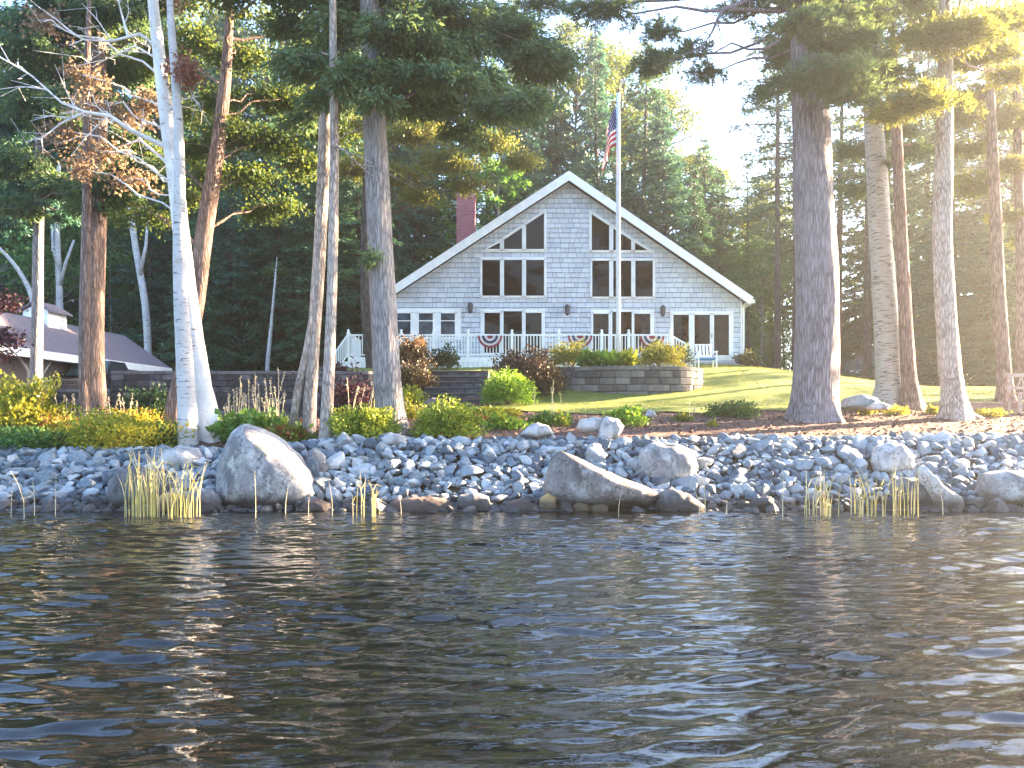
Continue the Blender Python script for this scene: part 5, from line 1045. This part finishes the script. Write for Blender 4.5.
fg_tree('birch_tree', "bare pale curved birch at the left edge behind the thin grey trunk", [(40, 345), (33, 295), (18, 268), (2, 250), (-14, 238)], [5, 5, 4, 3.5, 2], 'birch_grey', [(-20, 230, .3, 20, 8)], 'maple', 'leaf', Y=36, seed=33, Htop=8, flare=.1, seg=10)
fg_tree('birch_tree', "short grey-white stem in the dark woods just above the long block wall", [(267, 380), (268, 362), (270, 342), (272, 318), (275, 280)], [4.5, 4.5, 4, 3, 2], 'birch_grey', [(275, 270, .5, 14, 6)], 'maple', 'leaf', Y=36, seed=34, Htop=9, flare=.1, seg=10)
fg_tree('plum_tree', "dark purple-leaved tree reaching in from the left edge of the picture", [(-40, 430), (-38, 380), (-34, 330), (-30, 290)], [7, 6, 5, 3], 'bark_dark', [(2, 300, -.2, 20, 9), (6, 335, -.3, 22, 10), (-8, 352, -.2, 20, 9), (-30, 310, 0, 24, 14), (-35, 280, 0, 22, 12)], 'purple', 'leaf', Y=19, seed=35, Htop=5.2, flare=.1, seg=10)
bgtree('maple_tree', 0, bx(540, 66), 66, "tall leafy tree seen above the ridge left of the flag", None, 1.3, 1.0, 3)

# ------------------------------------------------------------------ shrubs and plants
def bush(name, label, px, py, w, h, mat, leaf=.07, n=3000, Y=None, cat='shrub', tip=None, group=None, seed=0, spiky=0, pw=.42, bumpy=.42, z=None, dz=1.0, aspect=.4):
    r = np.random.default_rng(3000 + seed + int(px)); b = ground_at(px, py) if Y is None else Vector((bx(px, Y), Y, gz(bx(px, Y), Y)))
    if Y is not None and z is None: b.z = EYE + (HORIZON - py) / FPX * Y
    if z is not None: b.z = z
    s = b.y / FPX; rx, rz = w / 2 * s, h * s; ry = rx * .85; root = empty(name, b, label, cat, group); st = MB(); c = (b.x, b.y + ry * .15, b.z + rz * .30)
    P, v = dome(r, n, c, rx, ry, rz * .60, pw, seed + int(px), bumpy, -.5); P[:, 2] = np.maximum(P[:, 2], b.z + .01)
    for i in range(10):
        q = P[r.integers(len(P))]; st.tube(curve((b.x + r.normal(0, .05), b.y + r.normal(0, .05), b.z - .05), tuple(q), .05, 4, r, .02), (.012, .010, .007, .003), 4, cap=False)
    D = v * (1.0 if not spiky else .4) + r.normal(0, .75 if not spiky else .3, P.shape) + np.array((0, 0, .35 if not spiky else spiky)); L = leaf * r.uniform(.6, 1.3, len(P))
    V = leafq(P, D, L, L * aspect, r); st.build('stems', M['stem'], root)
    if tip:
        k = (P[:, 2] > b.z + rz * tip[1]) & (r.random(len(P)) < tip[2]); kk = np.repeat(k, 4); mesh_obj('foliage', V[~kk], quads(V[~kk]), M[mat], root); mesh_obj('coloured_foliage', V[kk], quads(V[kk]), M[tip[0]], root)
    else: mesh_obj('foliage', V, quads(V), M[mat], root)
    return root
def stalks(name, label, px, py, w, h, n, mat='stalk', base='shrub_green', Y=None, seed=0, heads=True, leafn=900, cat='plant', group=None):
    """plant with a leafy base and thin upright flower stalks"""
    r = np.random.default_rng(5000 + seed + int(px)); b = ground_at(px, py) if Y is None else Vector((bx(px, Y), Y, EYE + (HORIZON - py) / FPX * Y)); s = b.y / FPX; W_, H_ = w * s, h * s; root = empty(name, b, label, cat, group); st = MB(); LV = []
    for i in range(n):
        x = b.x + r.uniform(-.5, .5) * W_; y = b.y + r.uniform(-.25, .25) * W_; hh = H_ * r.uniform(.6, 1.05); tx_, ty_ = r.normal(0, .10) * H_, r.normal(0, .08) * H_; top = np.array((x + tx_, y + ty_, b.z + hh)); st.tube([(x, y, b.z - .02), (x + tx_ * .4, y + ty_ * .4, b.z + hh * .55), top], (.009, .008, .006), 4, cap=False)
        if heads:
            k = 14; q = np.array((x, y, b.z)) + (top - np.array((x, y, b.z))) * r.uniform(.72, 1.03, (k, 1)); LV.append(leafq(q, r.normal(size=(k, 3)) + np.array((0, 0, .5)), .045, .014, r))
    if LV: V = np.concatenate(LV); k = len(st.v); st.add(V, quads(V).tolist())
    st.build('flower_stalks', M[mat], root)
    if leafn:
        P, v = dome(r, leafn, (b.x, b.y, b.z), W_ * .55, W_ * .4, H_ * .27, .5, seed, .3, 0); V = leafq(P, v + r.normal(0, .4, P.shape) + np.array((0, 0, .3)), .12 * r.uniform(.6, 1.2, len(P)), .028, r); mesh_obj('foliage', V, quads(V), M[base], root)
    return root
bush('shrub', "tall yellow-green shrub at the left edge before the garage", 20, 442, 78, 74, 'shrub_yellow', .075, 6500, Y=17.2, seed=1, spiky=.5)
bush('juniper', "low spreading green juniper along the bank top at the far left", 30, 456, 110, 30, 'juniper', .07, 5200, Y=15.6, seed=2, spiky=.2)
bush('spirea', "broad low yellow-green bush on the bank top left of the birches", 112, 453, 98, 40, 'shrub_yellow', .06, 7000, Y=15.5, seed=3)
bush('juniper', "dark green low plant between the broad yellow bush and the grey birch", 156, 449, 42, 24, 'juniper', .06, 2400, Y=16, seed=4)
bush('spirea', "reddish-tinged flowering plant below the tall yellow shrub at the left edge", 60, 440, 60, 26, 'shrub_yellow', .06, 2600, Y=17, seed=5, tip=('terracotta', .5, .3))
bush('spirea', "sunlit golden plants at the foot of the thick brown pine", 132, 436, 62, 32, 'shrub_yellow', .06, 3000, Y=17.8, seed=6, tip=('terracotta', .55, .25))
stalks('meadow_plant', "pale flower spikes left of the thick brown pine trunk", 75, 432, 34, 40, 9, Y=18.8, seed=7)
stalks('meadow_plant', "pale flower spikes right of the thick brown pine trunk", 122, 430, 30, 38, 8, Y=18.8, seed=8)
bush('shrub', "dark shrub with grassy tops before the block wall left of the birches", 150, 424, 52, 40, 'shrub_dark', .09, 2600, Y=20, seed=9, spiky=.6)
stalks('hosta', "green clump with many long pale flower stalks right of the bright birch", 258, 434, 46, 62, 22, Y=17.6, seed=10, leafn=1500)
stalks('hosta', "green clump with few tall stalks directly left of the forked trunk", 282, 432, 26, 44, 10, Y=18.2, seed=11, leafn=700)
stalks('hosta', "small yellow-green clump with short stalks beside the bright birch's base", 228, 440, 26, 46, 8, Y=16.8, seed=12, base='shrub_yg', leafn=700)
bush('hosta', "leafy blue-green plant right behind the biggest boulder's top", 252, 440, 70, 26, 'shrub_green', .14, 1500, Y=16.4, seed=13, cat='plant')
bush('hosta', "small plants with rusty leaves between the biggest boulder and the forked trunk", 288, 444, 44, 18, 'olive', .10, 900, Y=15.6, seed=14, cat='plant', tip=('terracotta', .3, .3))
bush('shrub', "green undergrowth between the birch trunks", 198, 446, 46, 36, 'shrub_green', .10, 1600, Y=17.0, seed=15)
bush('spirea', "rounded bright yellow-green bush left of the stout pine trunk", 364, 441, 64, 37, 'shrub_yg', .055, 8000, seed=16)
bush('spirea', "rounded bright yellow-green bush right of the stout pine trunk", 447, 438, 62, 36, 'shrub_yg', .055, 8000, seed=17)
bush('smokebush', "dark purple shrub before the block wall left of the stout pine", 354, 424, 46, 52, 'purple', .08, 2600, Y=21, seed=18)
bush('smokebush', "small dark purple tuft behind the right trunk of the close pair", 338, 378, 26, 14, 'purple', .08, 700, Y=27.6, seed=19, z=3.05)
stalks('meadow_plant', "dry pale spikes before the dark purple shrub left of the stout pine", 362, 420, 30, 44, 8, Y=19.4, seed=20, leafn=0)
bush('barberry', "dark rounded bush with orange tips directly before the deck's left windows", 413, 368, 38, 33, 'shrub_brown', .08, 4200, Y=27.4, seed=21, tip=('shrub_orange', .6, .3), spiky=.3)
bush('barberry', "brown-olive rounded bush left of the block steps", 413, 394, 40, 32, 'shrub_brown', .08, 4200, Y=25.2, seed=22, spiky=.3)
bush('shrub', "dark green bush at the deck's foot above the block steps", 445, 368, 26, 22, 'shrub_dark', .09, 1500, Y=28.4, seed=23)
bush('shrub', "light green loose shrub below the brown-olive bush by the steps", 408, 410, 32, 24, 'shrub_yg', .08, 1500, Y=22.6, seed=24)
bush('shrub', "golden low plant between stout pine and steps", 408, 424, 26, 20, 'shrub_yellow', .07, 1100, Y=19, seed=25)
bush('boxwood', "dense rounded green bush at the right side of the block steps", 507, 404, 50, 37, 'shrub_lime', .055, 8500, Y=22.4, seed=26, pw=.34, bumpy=.26)
bush('barberry', "big brown-purple shrub with rosy tips left of the planter wall", 525, 394, 60, 50, 'shrub_plum', .08, 7500, Y=24.4, seed=27, spiky=.5, tip=('shrub_orange', .86, .3))
bush('barberry', "darker brown shrub filling the corner against the planter wall's left end", 545, 394, 34, 34, 'shrub_brown', .08, 2600, Y=24.0, seed=28, spiky=.5)
bush('yew', "dark olive rounded yew on the planter below the middle bunting", 571, 366, 50, 25, 'olive', .06, 5000, Y=26.0, seed=29, tip=('shrub_yellow', .55, .25))
for i, (px, w, m, lab) in enumerate(((592, 22, 'shrub_green', "low green hosta on the planter right of the olive yew"), (606, 24, 'shrub_lime', "low bright green hosta on the planter left of the flagpole"), (626, 26, 'shrub_yg', "pale yellow hosta on the planter just right of the flagpole"))):
    bush('hosta', lab, px, 366, w, 13, m, .20, 420, Y=25.2, cat='plant', seed=30 + i, spiky=.3, aspect=.3)
bush('shrub', "golden-green bush at the right end of the planter below the right bunting", 661, 367, 50, 27, 'shrub_yellow', .06, 5500, Y=25.9, seed=34, tip=('olive', .0, .4))
bush('shrub', "small dark shrub at the foot of the deck's right stairs", 684, 364, 16, 22, 'shrub_dark', .07, 700, Y=29.2, seed=35)
bush('shrub', "brownish small bush at the house's right corner", 748, 366, 24, 16, 'shrub_brown', .09, 900, Y=32.4, seed=36, tip=('olive', .3, .4))
bush('hosta', "pale variegated plant right of the bright yellow-green bush below the steps", 487, 420, 40, 14, 'shrub_yg', .10, 900, cat='plant', seed=37, tip=('shrub_yellow', .4, .4))
bush('coral_bells', "small rusty-red plant below the variegated plant", 481, 425, 16, 10, 'terracotta', .06, 500, cat='plant', seed=38)
bush('hosta', "bright lime plant with yellow right side below the rounded green bush", 505, 429, 34, 13, 'shrub_lime', .09, 900, cat='plant', seed=39, tip=('shrub_yellow', .5, .3))
bush('hosta', "small yellow plant right of the variegated plant", 510, 417, 20, 9, 'shrub_yellow', .08, 400, cat='plant', seed=40)
stalks('daylily', "green plant with three yellow spikes on the mulch behind the white domed rock", 548, 426, 40, 42, 5, 'reed', 'shrub_green', seed=41, leafn=1100)
bush('perennial', "yellow-tinged low plant right of the spiked plant on the mulch", 558, 426, 24, 14, 'shrub_yellow', .07, 700, cat='plant', seed=42)
bush('perennial', "rounded green plant behind the white stacked rocks", 625, 426, 36, 20, 'shrub_lime', .07, 1900, cat='plant', seed=43, spiky=.4)
stalks('perennial', "single-spiked pale plant on the mulch right of the lawn's small rock", 684, 421, 16, 20, 2, 'stalk', 'olive', seed=44, leafn=260)
bush('juniper', "flat dark green mat plant on the mulch left of the thickest pine", 734, 417, 48, 14, 'juniper', .07, 2200, cat='plant', seed=45)
bush('perennial', "tiny yellow plant on the mulch below the flat green mat plant", 712, 427, 8, 6, 'shrub_yellow', .06, 160, cat='plant', seed=46)
bush('juniper', "low grey-green plant between the bluish slab and the ring-barked trunk's roots", 870, 412, 34, 9, 'olive', .06, 1000, cat='plant', seed=47)
for i, (px, py, w, lab) in enumerate(((866, 415, 12, "small yellow-green plant directly below the small pale rock by the slab"), (898, 415, 24, "yellow-green plant below the ring-barked trunk"), (933, 414, 14, "small yellow-green plant between the slim and the curved right-hand trunks"), (990, 417, 34, "pale yellow plant at the right, beyond the curved trunk's root"))):
    bush('perennial', lab, px, py, w, 9, 'shrub_yellow', .06, 420, cat='plant', seed=48 + i)

# ------------------------------------------------------------------ reeds in the shallow water
def reeds(label, px0, px1, py, h, n, mat='reed', seed=0, Y=12.3, lean=.15, group=None):
    r = np.random.default_rng(7000 + seed); root_px = (px0 + px1) / 2; b = at(root_px, py, Y); b.z = -.02; V = []; mb = MB(); s = Y / FPX
    for i in range(n):
        x = bx(r.uniform(px0, px1), Y); y = Y + r.uniform(-.22, .22); hh = h * s * (.38 + .72 * r.random() ** .8); a, c = r.normal(0, lean) * hh, r.normal(0, lean) * hh; q = r.uniform(.5, 1.0); P = [(x, y, -.25), (x + a * .1, y, hh * .35), (x + a * .5, y + c * .5, hh * .75), (x + a, y + c, hh)]; mb.tube(P, (.008 * q, .0075 * q, .006 * q, .0015), 5)
        if n > 3 and r.random() < .25: f = hh * .7; mb.tube([(x + a * .4, y, f), (x + a * .4 + .05, y + .02, f + .10), (x + a * .4 + r.normal(0, .12), y, f + .06)], (.006, .005, .002), 4)
    o = mb.build('reed_clump' if n > 1 else 'reed', M[mat], None); o.data.transform(Matrix.Translation(-b)); o.location = b; return tag(o, label, 'reed', group)
reeds("dense bright yellow reed clump in the water left of the biggest boulder", 128, 162, 519, 66, 46, seed=1, lean=.08)
reeds("second yellow reed clump in the water, between the dense clump and the biggest boulder", 170, 200, 518, 60, 30, seed=2)
reeds("reed stalks with yellow bases by the low reddish rock", 352, 379, 519, 44, 14, seed=3)
reeds("sparse pale reed clump in the water, leftmost of the three right-hand clumps", 796, 836, 519, 46, 20, seed=4, lean=.16)
reeds("middle one of the three right-hand reed clumps, yellow at the base", 854, 884, 519, 54, 20, seed=5)
reeds("straight pale reed clump beside the pale curved wedge rock", 888, 932, 520, 58, 18, seed=6, lean=.05)
for i, (px, h, lab) in enumerate(((28, 50, "single reed at the far left of the shore"), (18, 42, "leaning pale reed at the left edge"), (42, 44, "bent reed in the pair at the far left"), (48, 40, "short reed in the pair at the far left"), (258, 50, "single reed before the biggest boulder"), (281, 44, "single reed right in front of the biggest boulder's right side"), (306, 30, "short pale reed right of the biggest boulder"), (333, 34, "reed just left of the yellow-based stalks"), (402, 32, "single reed in front of the low reddish rock"), (618, 52, "single reed before the long sloping boulder"), (697, 30, "left one of the two reeds by the dark wedge-shaped rock"), (704, 34, "right one of the two reeds by the dark wedge-shaped rock"), (728, 28, "lone reed in open water right of the dark wedge-shaped rock"), (778, 46, "lone reed left of the right-hand clumps"), (940, 36, "single reed right of the pale curved wedge rock"))):
    reeds(lab, px, px + 1, 520, h, 1, 'reed_pale', seed=20 + i, Y=12.2 + .2 * (i % 3))
# ------------------------------------------------------------------ evening haze over the lake and woods
hz_ = MB(); hz_.box(-206, 206, -206, 206, -8, 42); hm = bpy.data.materials.new('haze'); hm.use_nodes = True; ht = hm.node_tree
ht.nodes.remove(ht.nodes["Principled BSDF"]); hv = ht.nodes.new("ShaderNodeVolumePrincipled"); hv.inputs["Color"].default_value = (.96, .96, .97, 1); hv.inputs["Density"].default_value = .0012; hv.inputs["Anisotropy"].default_value = .80
ht.links.new(hv.outputs[0], ht.nodes["Material Output"].inputs["Volume"]); tag(hz_.build('haze', hm), kind='stuff')
